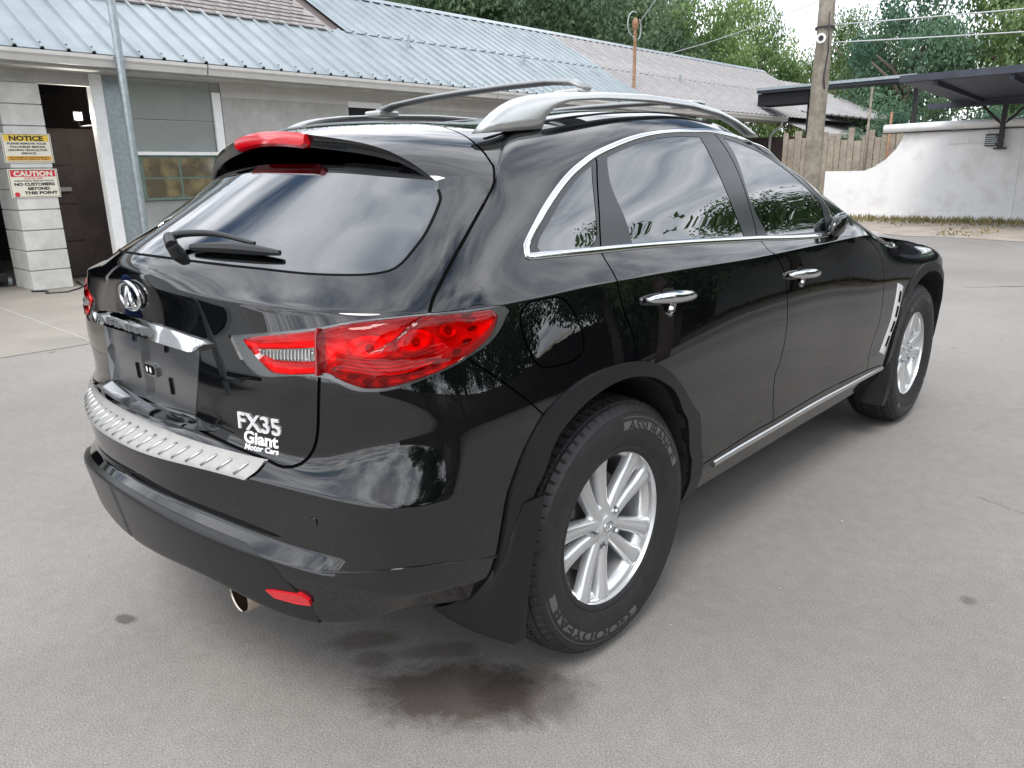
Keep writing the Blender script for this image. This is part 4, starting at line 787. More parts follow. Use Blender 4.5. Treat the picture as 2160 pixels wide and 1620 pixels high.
fin=np.vstack([[[fi[0,0],-.6]],resample(fi,.03),[[fi[-1,0],-.6]]]); fout=np.vstack([[[fo[0,0]+.03,-.6]],resample(fo,.03),[[fo[-1,0],-.6]]])
P_['wheel_arch_trim']=rout; P_['front_arch_trim']=fout
HOLES=[rin,fin]
tail=resample(U('tail'),.015,True,corner=50); P_['lamp_bezel']=resample(U('bezel'),.02,True,corner=55)
P_['tail_lens']=tail; P_['reverse_lens']=resample(U('reverse'),.015,True,corner=30)
fuel=chaikin(resample(U('fuel'),.02,True,corner=80),1); P_['fuel_door']=fuel
gr=np.vstack([rear([(.0,1.249),(.22,1.243),(.40,1.232),(.55,1.222),(.63,1.2195)]),U('glass_rear')[-6:],[[16.0,16.8],[17.5,17.3],[20.4,17.3]]]); gr[0]=[20.4,gr[0][1]]
P_['rear_window']=np.vstack([gr[:1],resample(gr[:-3],.02,corner=75),gr[-3:]])
P_['plate_recess']=np.vstack([rear([(0.001,1.045),(.315,1.045),(.30,.95),(.275,.852),(.0,.835)])]); P_['plate_recess'][[0,-1],0]=20.4
be=U('band_end')
P_['lower_band']=np.vstack([[[20.4,.9],[20.4,4.35],[17.5,4.4]],be[1:],[[16.5,.9]]])
def cup_poly(k,ry=.044,rz=.052):
    c=U(k)[0][None]; du,dv=Jac(c); n=Nrm(c); a=du/np.linalg.norm(du); b=np.cross(n,a); return np.vstack([off_uv(c,a*ry*math.cos(t)+b*rz*math.sin(t)) for t in np.linspace(0,2*math.pi,41)[:-1]])
P_['handle_cup_r']=cup_poly('handle_bowl_r'); P_['handle_cup_f']=cup_poly('handle_bowl_f',.042,.048)
CUPG=[cup_poly(k,.044*s_,.052*s_) for k in ('handle_bowl_r','handle_bowl_f') for s_ in (.25,.5,.72,.88)]
P_['windscreen']=np.array([[-.4,14.4],[3.0,14.4],[5.2,14.5],[6.0,15.0],[5.6,16.2],[4.6,17.0],[3,17.3],[-.4,17.3]])
P_['bonnet']=np.array([[-.4,12.2],[2.5,12.4],[6.2,12.9],[6.7,14.2],[5.2,14.35],[3.0,14.3],[-.4,14.3]])
P_['headlight']=np.array([[1.3,9.6],[2.2,10.9],[3.4,12.0],[3.3,10.6],[2.2,9.4]])
P_['grille']=np.array([[-.4,6],[-.4,10.4],[1.1,10.4],[.95,8],[.6,6]])
P_['front_bumper']=np.vstack([[[-.4,-.6],[-.4,11.9],[2.2,11.6],[3.2,10.4],[3.35,-.6]]])
SEAMS=[(gap_hr,.0042),(low_r,.004),(crd,.0032),(cb,.0030),(cf,.003),(db,.003),(bsm,.0025),(np.array([[3.2,10.4],[3.3,7],[3.35,4.5]]),.003)]
# ------------------------------------------------------------------ triangulate the right half once, then hand each triangle to its panel
def pip(pts,poly):
    x,y=pts[:,0],pts[:,1]; ins=np.zeros(len(pts),bool); n=len(poly)
    x0,y0=poly[:,0],poly[:,1]; x1,y1=np.roll(x0,-1),np.roll(y0,-1)
    lo=(x>=x0.min())&(x<=x0.max())&(y>=y0.min())&(y<=y0.max()); idx=np.where(lo)[0]; px,py=x[idx],y[idx]; r=np.zeros(len(idx),bool)
    for i in range(n):
        if y0[i]==y1[i]: continue
        c=(y0[i]>py)!=(y1[i]>py); r^= c&(px<(x1[i]-x0[i])*(py-y0[i])/(y1[i]-y0[i])+x0[i])
    ins[idx]=r; return ins
SEAMPOLY=[]
for uv,wd in SEAMS:
    uv=np.clip(uv,[0.0,0.0],[SF.umax,SF.vmax]); a,b=strip(uv,wd); SEAMPOLY.append(np.vstack([a,b[::-1]]))
fa,fb=strip(fuel,.0025,True)
polys=list(P_.values())+HOLES+SEAMPOLY+[fa,fb]+CUPG
gv=np.unique(np.concatenate([np.linspace(0,SF.vmax,SF.vmax*5+1)])); 
gu=np.concatenate([np.linspace(0,7,36)[:-1],np.linspace(7,13,61)[:-1],np.linspace(13,20,85)])
gU,gV=np.meshgrid(gu,gv,indexing='ij'); pts=[(float(a),float(b)) for a,b in zip(gU.ravel(),gV.ravel())]
edges=[]
um,vm=float(SF.umax),float(SF.vmax)
for p in polys:
    b=len(pts); q=np.clip(p,[0,0],[um,vm]); pts+= [(float(a),float(c)) for a,c in q]; n=len(q); edges+=[(b+i,b+(i+1)%n) for i in range(n) if tuple(q[i])!=tuple(q[(i+1)%n])]
ov,oe,of,_,_,_=delaunay_2d_cdt([Vector(p) for p in pts],edges,[],0,1e-5)
OV=np.array([v[:] for v in ov]); OF=np.array([f for f in of if len(f)==3])
CEN=OV[OF].mean(1); XV=S(OV); NV_=Nrm(OV)
_gn=np.zeros_like(XV); _fn=np.cross(XV[OF[:,1]]-XV[OF[:,0]],XV[OF[:,2]]-XV[OF[:,0]]); _fl=(_fn*np.array([.3,-.05,1])).sum(1)<0; _m=XV[OF].mean(1); _sel=(_m[:,2]>1.5)|((_m[:,1]>1.95)&(_m[:,2]>.98)&(_m[:,0]<.86)); _fn[_fl&_sel]*=-1
for k in range(3): np.add.at(_gn,OF[_sel][:,k],_fn[_sel])
_l=np.linalg.norm(_gn,axis=1); du_,dv_=Jac(np.clip(OV,[.01,.01],[SF.umax-.01,SF.vmax-.01])); _s=np.linalg.norm(np.cross(du_,dv_),axis=1)/(np.linalg.norm(du_,axis=1)*np.linalg.norm(dv_,axis=1)+1e-12)
_b=(_l>1e-9)&((_s<.45)|(OV[:,1]>18.2)); NV_[_b]=_gn[_b]/_l[_b][:,None]; _c=_b&(abs(XV[:,0])<1e-4); NV_[_c,0]=0; NV_/=np.linalg.norm(NV_,axis=1,keepdims=True)
REG=np.array(['body']*len(OF),dtype=object)
ORDER=['front_bumper','bonnet','windscreen','headlight','grille','rear_door','front_door','tailgate','rear_bumper','window_surround','quarter_window','rear_door_window','front_door_window','rear_window','plate_recess','lower_band','fuel_door','handle_cup_r','handle_cup_f']
for k in ORDER: REG[pip(CEN,P_[k])]=k
sm=np.zeros(len(OF),bool)
for p in SEAMPOLY: sm|=pip(CEN,p)
sm|=pip(CEN,fa)^pip(CEN,fb)
sm&=~np.isin(REG,['window_surround','quarter_window','rear_door_window','front_door_window','rear_window']) | pip(CEN,SEAMPOLY[3])|pip(CEN,SEAMPOLY[2])
REG[sm]='panel_gap'
for k in ['lamp_bezel','tail_lens','reverse_lens','wheel_arch_trim','front_arch_trim']: REG[pip(CEN,P_[k])]=k
keep=np.ones(len(OF),bool)
for h in HOLES: keep&=~pip(CEN,h)
X3=XV[OF]; area=np.linalg.norm(np.cross(X3[:,1]-X3[:,0],X3[:,2]-X3[:,0]),axis=1); keep&=area>1e-9
MIR=np.array([-1,1,1.])
def region(name,regs,m,parent,mirror=None,off=0.0,rim=None,skirt=0,smooth_geo=False,objname=None,**k):
    """mesh of one panel. mirror: None right only, 'both' right+left in one mesh, 'left' left only.
    off: outward offset; rim: distance over which the offset grows from the border; skirt: depth of the border return"""
    sel=keep&np.isin(REG,[regs] if isinstance(regs,str) else regs); F=OF[sel]
    ids,F=np.unique(F,return_inverse=True); F=F.reshape(-1,3); V=XV[ids].copy(); Nn=NV_[ids]
    # orientation
    c=np.cross(V[F[:,1]]-V[F[:,0]],V[F[:,2]]-V[F[:,0]]); fl=(c*Nn[F].mean(1)).sum(1)<0; F[fl]=F[fl][:,::-1]
    E={}
    for f in F:
        for a,b in ((f[0],f[1]),(f[1],f[2]),(f[2],f[0])):
            E[(a,b)]=1
    bd=[(a,b) for (a,b) in E if (b,a) not in E]
    if off:
        bi=np.array(sorted({i for e in bd for i in e})); 
        if rim:
            D=np.min(np.linalg.norm(V[:,None,:]-V[bi][None,:,:],axis=2),axis=1) if len(bi) else np.ones(len(V))
            h=off*np.sqrt(np.clip(1-(1-np.clip(D/rim,0,1))**2,0,1))
        else: h=np.full(len(V),off)
        V=V+Nn*h[:,None]
    nn=Nn.copy(); n0=len(V); VV=V; FF=[tuple(f) for f in F]
    if skirt:
        ex=[]; mp_={}
        add=[]
        for a,b in bd:
            q=[]
            for i in (a,b):
                q.append(len(add)+n0); add.append((V[i],Nn[i]))
            q2=[]
            for i in (a,b):
                q2.append(len(add)+n0); add.append((V[i]-Nn[i]*skirt,Nn[i]))
            FF.append((q[1],q[0],q2[0],q2[1]))
        if add: VV=np.vstack([V,[x for x,_ in add]])
    def mk(mm):
        v=VV*MIR if mm else VV; f=[t[::-1] for t in FF] if mm else FF
        n=(nn*MIR if mm else nn); return v,f,n
    if mirror=='both':
        a,fa_,na=mk(False); b,fb_,nb=mk(True); v=np.vstack([a,b]); f=fa_+[tuple(i+len(a) for i in t) for t in fb_]
    else: v,f,_=mk(mirror=='left')
    me=mesh_from(name,v,f,smooth=True)
    if not smooth_geo:
        # analytic normals for surface verts, geometric for skirt verts
        arr=np.zeros((len(v),3)); 
        if skirt and len(VV)>n0:
            me.update(); vn=np.array([x.vector[:] for x in me.vertex_normals])
            arr[:]=vn
        blk=len(VV)
        arr[:n0]=nn*(MIR if mirror=='left' else 1)
        if mirror=='both': arr[blk:blk+n0]=nn*MIR
        me.normals_split_custom_set_from_vertices([tuple(x) for x in arr])
    return link(objname or name,me,m,parent,**k)
def surf_path(uv,lift=0,mirror=False):
    X=S(uv)+Nrm(uv)*lift; return X*MIR if mirror else X
def ribbon(name,uv,w,h,m,parent,mirror=False,closed=False,base=-.004,n=5,taper=None,**k):
    """moulding of width w and height h lying along a uv path"""
    uv=np.array(uv); X=S(uv); Nn=Nrm(uv); t=(np.roll(X,-1,0)-np.roll(X,1,0)) if closed else np.gradient(X,axis=0); t/=np.linalg.norm(t,axis=1,keepdims=True)+1e-12
    B=np.cross(Nn,t); V=[];F=[]; c=len(X)
    prof=[(-.5,base)]+[(.5*math.sin(a),h*max(0,math.cos(a))**.55) for a in np.linspace(-math.pi/2*.98,math.pi/2*.98,n+2)]+[(.5,base)]; p_=len(prof)
    for i in range(c):
        s=1 if taper is None else taper(i/(c-1))
        for a,b in prof: V.append(X[i]+B[i]*a*w*s+Nn[i]*b*(s if b>0 else 1))
    for i in range(c if closed else c-1):
        j=(i+1)%c
        for q in range(p_-1): F.append((i*p_+q,i*p_+q+1,j*p_+q+1,j*p_+q))
    if not closed: F+= [tuple(range(p_)),tuple(range((c-1)*p_,c*p_))[::-1]]
    V=np.array(V)
    if mirror: V=V*MIR; F=[f[::-1] for f in F]
    me=mesh_from(name,V,F,smooth=True); bm=bmesh.new(); bm.from_mesh(me); bmesh.ops.recalc_face_normals(bm,faces=bm.faces); bm.to_mesh(me); bm.free(); me.set_sharp_from_angle(angle=math.radians(50))
    return link(name,me,m,parent,**k)
# ------------------------------------------------------------------ the car
blow=resample(U('blower'))
car=empty('suv',(0,0,0),label='black glossy five-door crossover parked in the middle of the yard, seen from its rear corner',cat='car')
region('body','body',M['paint'],car,'both')
for k in ('bonnet','windscreen','front_bumper','grille'):
    region(k,k,M['glass'] if k=='windscreen' else M['plastic'] if k=='grille' else M['paint'],car,'both')
for mi in ('right','left'): region('headlight','headlight',M['clear'],car,mi)
region('panel_gap','panel_gap',M['gap'],car,'both',off=-.007)
tg=region('tailgate','tailgate',M['paint'],car,'both',skirt=.01)
region('rear_window','rear_window',M['glass'],tg,'both')
bump=region('rear_bumper','rear_bumper',M['paint'],car,'both',skirt=.01)
region('lower_band','lower_band',M['band'],bump,'both',off=.004,rim=.02,skirt=.012,smooth_geo=False)
region('plate_recess','plate_recess',M['bezel'],tg,'both',off=-.012,rim=.012)
doors={}
for mi in ('right','left'):
    for d in ('rear_door','front_door'):
        doors[d,mi]=region(d,[d],M['paint'],car,mi,skirt=.01)
        region('window',d+'_window',M['glass'],doors[d,mi],mi)
    region('quarter_window','quarter_window',M['glass'],car,mi)
    region('window_surround','window_surround',M['pillar'],car,mi,off=.0015)
    region('fuel_door' if mi=='right' else 'quarter_panel_cover','fuel_door',M['paint'],car,mi)
    tl=region('tail_light',['tail_lens'],M['lens_red'],car,mi,off=.010,rim=.022,skirt=.014,smooth_geo=True)
    region('lamp_housing',['tail_lens'],M['housing'],tl,mi,off=-.034,rim=.030,smooth_geo=True)
    rvl=region('reversing_lens','reverse_lens',M['lens_clear'],tl,mi,off=.0105,rim=.006,skirt=.012,smooth_geo=True)
    region('reversing_reflector','reverse_lens',M['clear'],tl,mi,off=-.016,rim=.016,smooth_geo=True)
    rl=U('reverse')
    for f in np.linspace(.10,.95,15):
        a_=rl[0]+(rl[1]-rl[0])*f+[0,-.02]; b_=a_+(np.array([a_[0],np.interp(-a_[0],[-rl[4,0],-rl[3,0],-rl[2,0]],[rl[4,1],rl[3,1],rl[2,1]])])-a_)*.95
        ribbon('lens_rib',np.array([a_+(b_-a_)*t for t in np.linspace(.05,1,5)]),.003,.0085,M['satinmetal'],rvl,mi=='left',n=2,base=.004)
    region('lamp_bezel','lamp_bezel',M['bezel'],car,mi,off=-.004)
    region('wheel_arch_trim','wheel_arch_trim',M['plastic'],car,mi,off=.009,skirt=.03)
    region('wheel_arch_trim','front_arch_trim',M['plastic'],car,mi,off=.009,skirt=.03)
    mm=mi=='left'
    # inside of the lamp, seen through the red shell: divider, ring of cells, bowls and louvred band
    sp=resample(U('tail_split')); ribbon('lens_divider',sp,.009,.0115,M['redd'],tl,mm,base=-.02)
    tcen=tail.mean(0)
    def disc(name,q,ra,rb,lift,dep,m,n_=14,parent=tl):
        du,dv=Jac(q); n=Nrm(q)[0]; a=du[0]/np.linalg.norm(du[0]); b=np.cross(n,a); c0=S(q)[0]+n*lift
        V=[c0-n*dep]+[c0-n*dep*.55+a*ra*.62*math.cos(t)+b*rb*.62*math.sin(t) for t in np.linspace(0,2*math.pi,n_+1)[:-1]]+[c0+a*ra*math.cos(t)+b*rb*math.sin(t) for t in np.linspace(0,2*math.pi,n_+1)[:-1]]+[c0-n*dep+a*ra*1.12*math.cos(t)+b*rb*1.12*math.sin(t) for t in np.linspace(0,2*math.pi,n_+1)[:-1]]
        F=[(0,1+i,1+(i+1)%n_) for i in range(n_)]
        for k in (0,1): F+=[(1+k*n_+i,1+(k+1)*n_+i,1+(k+1)*n_+(i+1)%n_,1+k*n_+(i+1)%n_) for i in range(n_)]
        V=np.array(V)*(MIR if mm else 1); F=[f[::-1] for f in F] if mm else F
        return link(name,mesh_from(name,V,F,True),m,parent)
    dots=resample(np.array([tcen+(p-tcen)*.84 for p in U('tail')[4:17]]),.043)
    for q in dots:
        if q[0]>16.5: continue
        disc('lamp_cell',q,.0105,.0052,-.006,.010,M['housing_dark'])
    for qc,ra,rb in (((15.95,11.22),.046,.026),((15.1,11.30),.040,.026),((14.5,11.42),.022,.018)):
        disc('reflector_bowl',np.array(qc),ra,rb,-.016,.012,M['bulb'],22); disc('bulb',np.array(qc),.009,.009,-.020,.004,M['housing_dark'],12)
    for k_ in range(5):
        l_=np.array([[16.45,10.78+.07*k_],[15.6,10.66+.075*k_],[14.8,10.80+.08*k_]]); ribbon('louvre',resample(l_,.03),.006,-.010,M['housing'],tl,mm,n=2,base=-.016)
    for k_ in range(3):
        l_=np.array([[16.4,11.66+.07*k_],[15.4,11.92+.06*k_],[14.4,11.86+.06*k_]]); ribbon('louvre',resample(l_,.03),.007,-.012,M['housing'],tl,mm,n=2,base=-.018)
    # window chrome
    wl=P_['window_surround']; a,b=strip(wl,.0095,True); inner=b if abs(np.cross(b[1]-b[0],b[2]-b[0])).sum()>=0 and pip(b[:1],wl)[0] else a
    ribbon('window_chrome',inner,.021,.006,M['chrome'],car,mm,True)
    # sill strip, door handles, vent
    st=resample((U('strip_top')+U('strip_bot'))/2,.03); ribbon('sill_strip',st,.024,.010,M['satinmetal'],car,mm)
    for key,d in (('handle_r','rear_door'),('handle_f','front_door')):
        a,b=U(key); uvh=np.array([a+(b-a)*t for t in np.linspace(.02,.98,15)]); lift=[.004+.030*math.sin(math.pi*t)**.45 for t in np.linspace(0,1,15)]
        X=S(uvh)+Nrm(uvh)*np.array(lift)[:,None]; X=X*(MIR if mm else 1)
        mb=MB(); mb.tube(X,[.007+.0125*math.sin(math.pi*t)**.6 for t in np.linspace(0,1,15)],12); mb.build('handle',M['chrome'],doors[d,mi],smooth=True)
        region('handle_cup','handle_cup_'+key[-1],M['paint'],doors[d,mi],mi,off=-.034,rim=.046,smooth_geo=True)
    vt=resample(U('vent'),.03,True,corner=20)
    top=(U('vent')[0]+U('vent')[1])/2; bot=(U('vent')[3]+U('vent')[4])/2
    vp=sidep([(2.405+(2.285-2.405)*t,.852+(.515-.852)*t) for t in np.linspace(0,1,18)],(1.5,8)); ve=ribbon('fender_vent',vp,.085,.006,M['badge'],car,mm,n=3)
    for i in range(4):
        t0=.09+.215*i; q=sidep([(2.405+(2.285-2.405)*t,.852+(.515-.852)*t) for t in np.linspace(t0,t0+.155,5)],(1.5,8)); q=off_uv(q,np.cross(Nrm(q),np.gradient(S(q),axis=0)/np.linalg.norm(np.gradient(S(q),axis=0),axis=1,keepdims=True))*.0); ribbon('vent_slot',q,.036,.0095,M['gap'],ve,mm,n=2)
    # folded mirror
    mb=MB(); cx,cy,cz=.868,1.665,1.195; V=[];F=[]; nu_,nv_=18,12
    for i in range(nv_+1):
        for k in range(nu_):
            th=math.pi*(i/nv_-.5); ph=2*math.pi*k/nu_; ex=lambda v,e: math.copysign(abs(v)**e,v)
            V.append((cx+.030*ex(math.cos(th),.7)*ex(math.cos(ph),.8),cy+.075*ex(math.cos(th),.7)*ex(math.sin(ph),.8),cz+.042*ex(math.sin(th),.8)+.025*(ex(math.sin(ph),1)*math.cos(th))))
    for i in range(nv_):
        for k in range(nu_): F.append((i*nu_+k,i*nu_+(k+1)%nu_,(i+1)*nu_+(k+1)%nu_,(i+1)*nu_+k))
    mb.add(V,F); mb.tube([(.84,1.70,1.15),(.87,1.69,1.18)],.025,10)
    if mm: mb.v=[(-x,y,z) for x,y,z in mb.v]
    mb.build('door_mirror',M['paint'],car,smooth=True)
    # roof rail
    topc=[(-.215,1.542),(-.16,1.588),(-.08,1.630),(.0,1.652),(.12,1.667),(.35,1.682),(.62,1.690),(.9,1.685),(1.12,1.666),(1.28,1.637),(1.45,1.592),(1.52,1.566)]
    botc=[(1.40,1.572),(1.27,1.611),(1.12,1.638),(.9,1.657),(.62,1.663),(.35,1.657),(.17,1.644),(.09,1.622),(.05,1.594),(.03,1.560)]
    mb=MB(); nT=24; V=[]
    def arc(c,n):
        c=np.array(c); d=np.r_[0,np.cumsum(np.linalg.norm(np.diff(c,axis=0),axis=1))]; t=np.linspace(0,d[-1],n); return np.stack([np.interp(t,d,c[:,0]),np.interp(t,d,c[:,1])],1)
    A=arc(topc,40); B=arc(botc[::-1],40); xr=lambda t:.572-.028*t; V=[];F=[]
    for i in range(40):
        c=(A[i]+B[i])/2; hv=(A[i]-B[i])/2; t=i/39
        for k in range(14):
            an=2*math.pi*k/14; ca,sa=math.cos(an),math.sin(an); e=.62; f=lambda v: math.copysign(abs(v)**e,v)
            V.append((xr(t)+.027*f(ca)+.014*f(sa)*-1,c[0]+hv[0]*f(sa),c[1]+hv[1]*f(sa)))
    for i in range(39):
        for k in range(14): F.append((i*14+k,i*14+(k+1)%14,i*14+14+(k+1)%14,i*14+14+k))
    F+=[tuple(range(14)),tuple(range(39*14,40*14))]
    if mm: V=[(-x,y,z) for x,y,z in V]
    mb.add(V,F); mb.build('roof_rail',M['rail'],car,smooth=True)
    # roof ditch moulding under the rail
    q=inv([(.545,y) for y in np.linspace(-.16,1.25,24)],[0,1],(4,16),(15.5,19)); ribbon('roof_moulding',q,.012,.003,M['satin'],car,mm,n=2)
    # wheel housings
    for h in (rin,fin):
        X=S(np.clip(h,[0,0],[99,99])); c=X.mean(0); V=[];F=[]; n=len(X)
        for xx in (1.0,.62):
            for p in X: V.append((p[0]-.004 if xx==1.0 else .56,p[1],p[2]))
        for i in range(n-1): F.append((i,i+1,n+i+1,n+i))
        F.append(tuple(n+i for i in range(n)))
        if mm: V=[(-x,y,z) for x,y,z in V]
        mb=MB(); mb.add(V,F); mb.build('wheel_liner',M['liner'],car)
    # mud flaps
    def flap(pts_out,pts_in,name):
        mb=MB(); V=[];n=len(pts_out)
        for o_,i_ in zip(pts_out,pts_in):
            o_=np.array(o_); i_=np.array(i_)
            for t in np.linspace(0,1,5): V.append(i_+(o_-i_)*t+np.array([0,-.018*math.sin(math.pi*t),0]))
            V.append(o_+np.array([.004,.045,0])); V.append(i_+np.array([0,.03,0]))
        F=[]
        for i in range(n-1):
            for j in range(7): F.append((i*7+j,i*7+(j+1)%7,i*7+7+(j+1)%7,i*7+7+j))
        F+=[tuple(range(7)),tuple(range((n-1)*7,n*7))]
        V=np.array(V)*(MIR if mm else 1); mb.add(V,F); mb.build(name,M['plastic'],car,auto=40)
    flap([(.955,-.440,.655),(.955,-.462,.58),(.950,-.485,.48),(.945,-.497,.38),(.935,-.495,.30),(.925,-.485,.252)],[(.945,-.452,.650),(.925,-.50,.575),(.90,-.545,.48),(.87,-.58,.415),(.80,-.605,.372),(.74,-.60,.340)],'mud_flap')
    flap([(.925,2.44,.43),(.93,2.44,.36),(.925,2.43,.27),(.915,2.42,.20)],[(.88,2.40,.41),(.84,2.38,.34),(.80,2.38,.27),(.78,2.38,.22)],'mud_flap')
    # exhaust
    mb=MB(); ex,ey,ez=.335,-.84,.365; mb.lathe([(-.085,.046),(-.088,.049),(-.08,.051),(.16,.047),(.16,.02),(.02,.02),(.02,.043),(-.085,.046)],32,'y',(ex,ey,ez))
    if mm: mb.v=[(-x,y,z) for x,y,z in mb.v]
    mb.build('exhaust_tip',M['exh'],car,smooth=False,auto=40)
    ribbon('bumper_crease',blow,.007,.004,M['paint'],bump,mm,n=3)
    # bumper reflector, sensor
    rf=U('reflector'); V=list(S(rf)+Nrm(rf)*.010)+list(S(rf)-Nrm(rf)*.004); n=len(rf); F=[tuple(range(n))]+[(i,(i+1)%n,n+(i+1)%n,n+i) for i in range(n)]
    if mm: V=[v*MIR for v in V]
    mb=MB(); mb.add(V,F); mb.build('reflector',M['red'],bump)
    q=U('sensor')[0]; n=Nrm(q)[0]; c=S(q)[0]; a=np.cross(n,[0,0,1]); a/=np.linalg.norm(a); b=np.cross(n,a)
    V=[c+n*.004]+[c+(a*math.cos(t)+b*math.sin(t))*.0115+n*.0028 for t in np.linspace(0,2*math.pi,17)[:-1]]+[c+(a*math.cos(t)+b*math.sin(t))*.0125-n*.002 for t in np.linspace(0,2*math.pi,17)[:-1]]
    F=[(0,1+i,1+(i+1)%16) for i in range(16)]+[(1+i,17+i,17+(i+1)%16,1+(i+1)%16) for i in range(16)]
    if mm: V=[v*MIR for v in V]
    mb=MB(); mb.add(V,F); mb.build('parking_sensor',M['paint'],bump,auto=50)
# cross bars between the rails
for yb,pts in ((.30,[(-.545,1.672),(-.50,1.690),(-.40,1.706),(-.22,1.717),(0,1.722),(.22,1.724),(.40,1.722),(.50,1.712),(.55,1.690)]),(1.0,[(-.545,1.672),(-.46,1.688),(-.22,1.697),(0,1.70),(.22,1.698),(.46,1.692),(.55,1.676)])):
    mb=MB(); V=[];F=[]
    for i,(x,z) in enumerate(pts):
        e=.7 if i in (0,len(pts)-1) else 1
        for k in range(10):
            a=2*math.pi*k/10; V.append((x,yb+.034*math.cos(a)*e,z+.0105*math.sin(a)*e))
    for i in range(len(pts)-1):
        for k in range(10): F.append((i*10+k,i*10+(k+1)%10,i*10+10+(k+1)%10,i*10+10+k))
    F+=[tuple(range(10)),tuple(range((len(pts)-1)*10,len(pts)*10))]; mb.add(V,F); cbar=mb.build('cross_bar',M['bar'],car,smooth=True)
    for sx_ in (-1,1): MB().box(sx_*.50-.05,yb-.05,1.665,sx_*.50+.05,yb+.05,1.690).build('clamp',M['rail'],cbar,bevel=.008)
# underbody
mb=MB(); mb.box(-.70,-.55,.30,.70,3.4,.40); mb.box(-.57,-.70,.3,.57,3.5,.9); mb.box(-.55,-.80,.46,.55,-.70,.70); mb.build('underbody',M['under'],car)
mb=MB(); mb.tube([(-.75,0,.40),(.75,0,.40)],.05,12); mb.tube([(-.75,2.885,.40),(.75,2.885,.40)],.05,12); mb.build('axle',M['under'],car)
# spoiler: from the hatch gap back to the trailing lip
lipx=np.linspace(0,1,25)
def lip(t):
    x=.665*t; u=(x/.68)**2; cy=np.polyfit(np.array([0,.097,.194,.291,.389,.486,.583,.68])**2,[-.516,-.513,-.502,-.487,-.467,-.443,-.41,-.365],3); cz=np.polyfit(np.array([0,.097,.194,.291,.389,.486,.583,.68])**2,[1.564,1.56,1.551,1.538,1.521,1.495,1.44,1.35],4)
    return np.array([x,np.polyval(cy,x*x),np.polyval(cz,x*x)])
gtop=gap_hr[::-1][::-1]; GX=S(gap_hr); kend=int(np.argmin(((GX-[.735,-.36,1.37])**2).sum(1))); gl=GX[:kend+1]; gn=Nrm(gap_hr)[:kend+1]
ds=np.r_[0,np.cumsum(np.linalg.norm(np.diff(gl,axis=0),axis=1))]; ds/=ds[-1]
V=[];F=[]; NT,NSd=41,9; rows=[]
for i in range(NT):
    t=i/(NT-1); g=np.array([np.interp(t,ds,gl[:,k]) for k in range(3)]); n=np.array([np.interp(t,ds,gn[:,k]) for k in range(3)]); n/=np.linalg.norm(n)
    l=lip(t**.92); r=[]
    g=g+(l-g)/np.linalg.norm(l-g)*.0055*(1-.6*t); back=l-g; ctrl=g+back*.5+n*.022*(1-.92*t)
    for s in np.linspace(0,1,NSd): r.append((1-s)**2*g+2*s*(1-s)*ctrl+s*s*l+n*.001)
    face=.034*(1-.75*t**3)
    r.append(l+np.array([0,.002,-.006])); r.append(l+np.array([0,.008,-face*.75])); r.append(l+np.array([0,.016,-face]))
    d=np.array([-.06*l[0],.10,.0]); r.append(l+np.array([0,.016,-face])+d*.5+[0,0,.004]); r.append(l+np.array([0,.03,-face])+np.array([0,.17,.02*(1-t)-.03*t]))
    rows.append(r)
m_=len(rows[0]); full=[[p*MIR for p in r] for r in rows[:0:-1]]+rows
for r in full: V+=r
for i in range(len(full)-1):
    for j in range(m_-1): F.append((i*m_+j,i*m_+j+1,(i+1)*m_+j+1,(i+1)*m_+j))
mb=MB(); mb.add(V,F); spo=mb.build('spoiler',M['paint'],tg,auto=38)
# high brake light set in the spoiler lip
V=[];F=[]; nb=25
for i in range(nb):
    x=-.195+.39*i/(nb-1); l=lip(min(1,abs(x)/.665)); e=1-abs(x)/.195; hh=1 if e>.06 else .7
    for dy,dz in ((.002,.004),(-.008,.003),(-.013,-.010),(-.013,-.030),(-.004,-.0375),(.02,-.036)): V.append((x,l[1]+dy,l[2]+dz*hh))
for i in range(nb-1):
    for j in range(5): F.append((i*6+j,i*6+j+1,i*6+7+j,i*6+6+j))
F+=[tuple(range(6)),tuple(range((nb-1)*6,nb*6))]
mb=MB(); mb.add(V,F); mb.build('high_brake_light',M['red'],tg,auto=40)
# scuff plate on the bumper top
def ugrid(u0,u1,n,v0,v1,k,lift,slant=0):
    V=[];F=[]
    for i in range(n+1):
        for j in range(k+1):
            v=v0+(v1-v0)*j/k; u=u0+(u1-u0)*i/n; u=u-slant*(j/k)*(1-i/n); q=np.array([u,v]); V.append(S(q)[0]+Nrm(q)[0]*lift)
    for i in range(n):
        for j in range(k): F.append((i*(k+1)+j,i*(k+1)+j+1,(i+1)*(k+1)+j+1,(i+1)*(k+1)+j))
    return V,F
def both(V,F):
    n=len(V); return list(V)+[v*MIR for v in V],list(F)+[tuple(i+n for i in f)[::-1] for f in F]
V,F=ugrid(17.56,20,40,7.42,8.62,6,.0055,slant=.14); V2,F2=ugrid(17.54,20,40,7.40,8.64,1,.0005,slant=.14)
mb=MB(); mb.add(*both(V,F)); mb.add(*both(V2,F2)); scf=mb.build('scuff_plate',M['scuff'],bump,smooth=True)
xs_=np.linspace(-.50,.50,21)
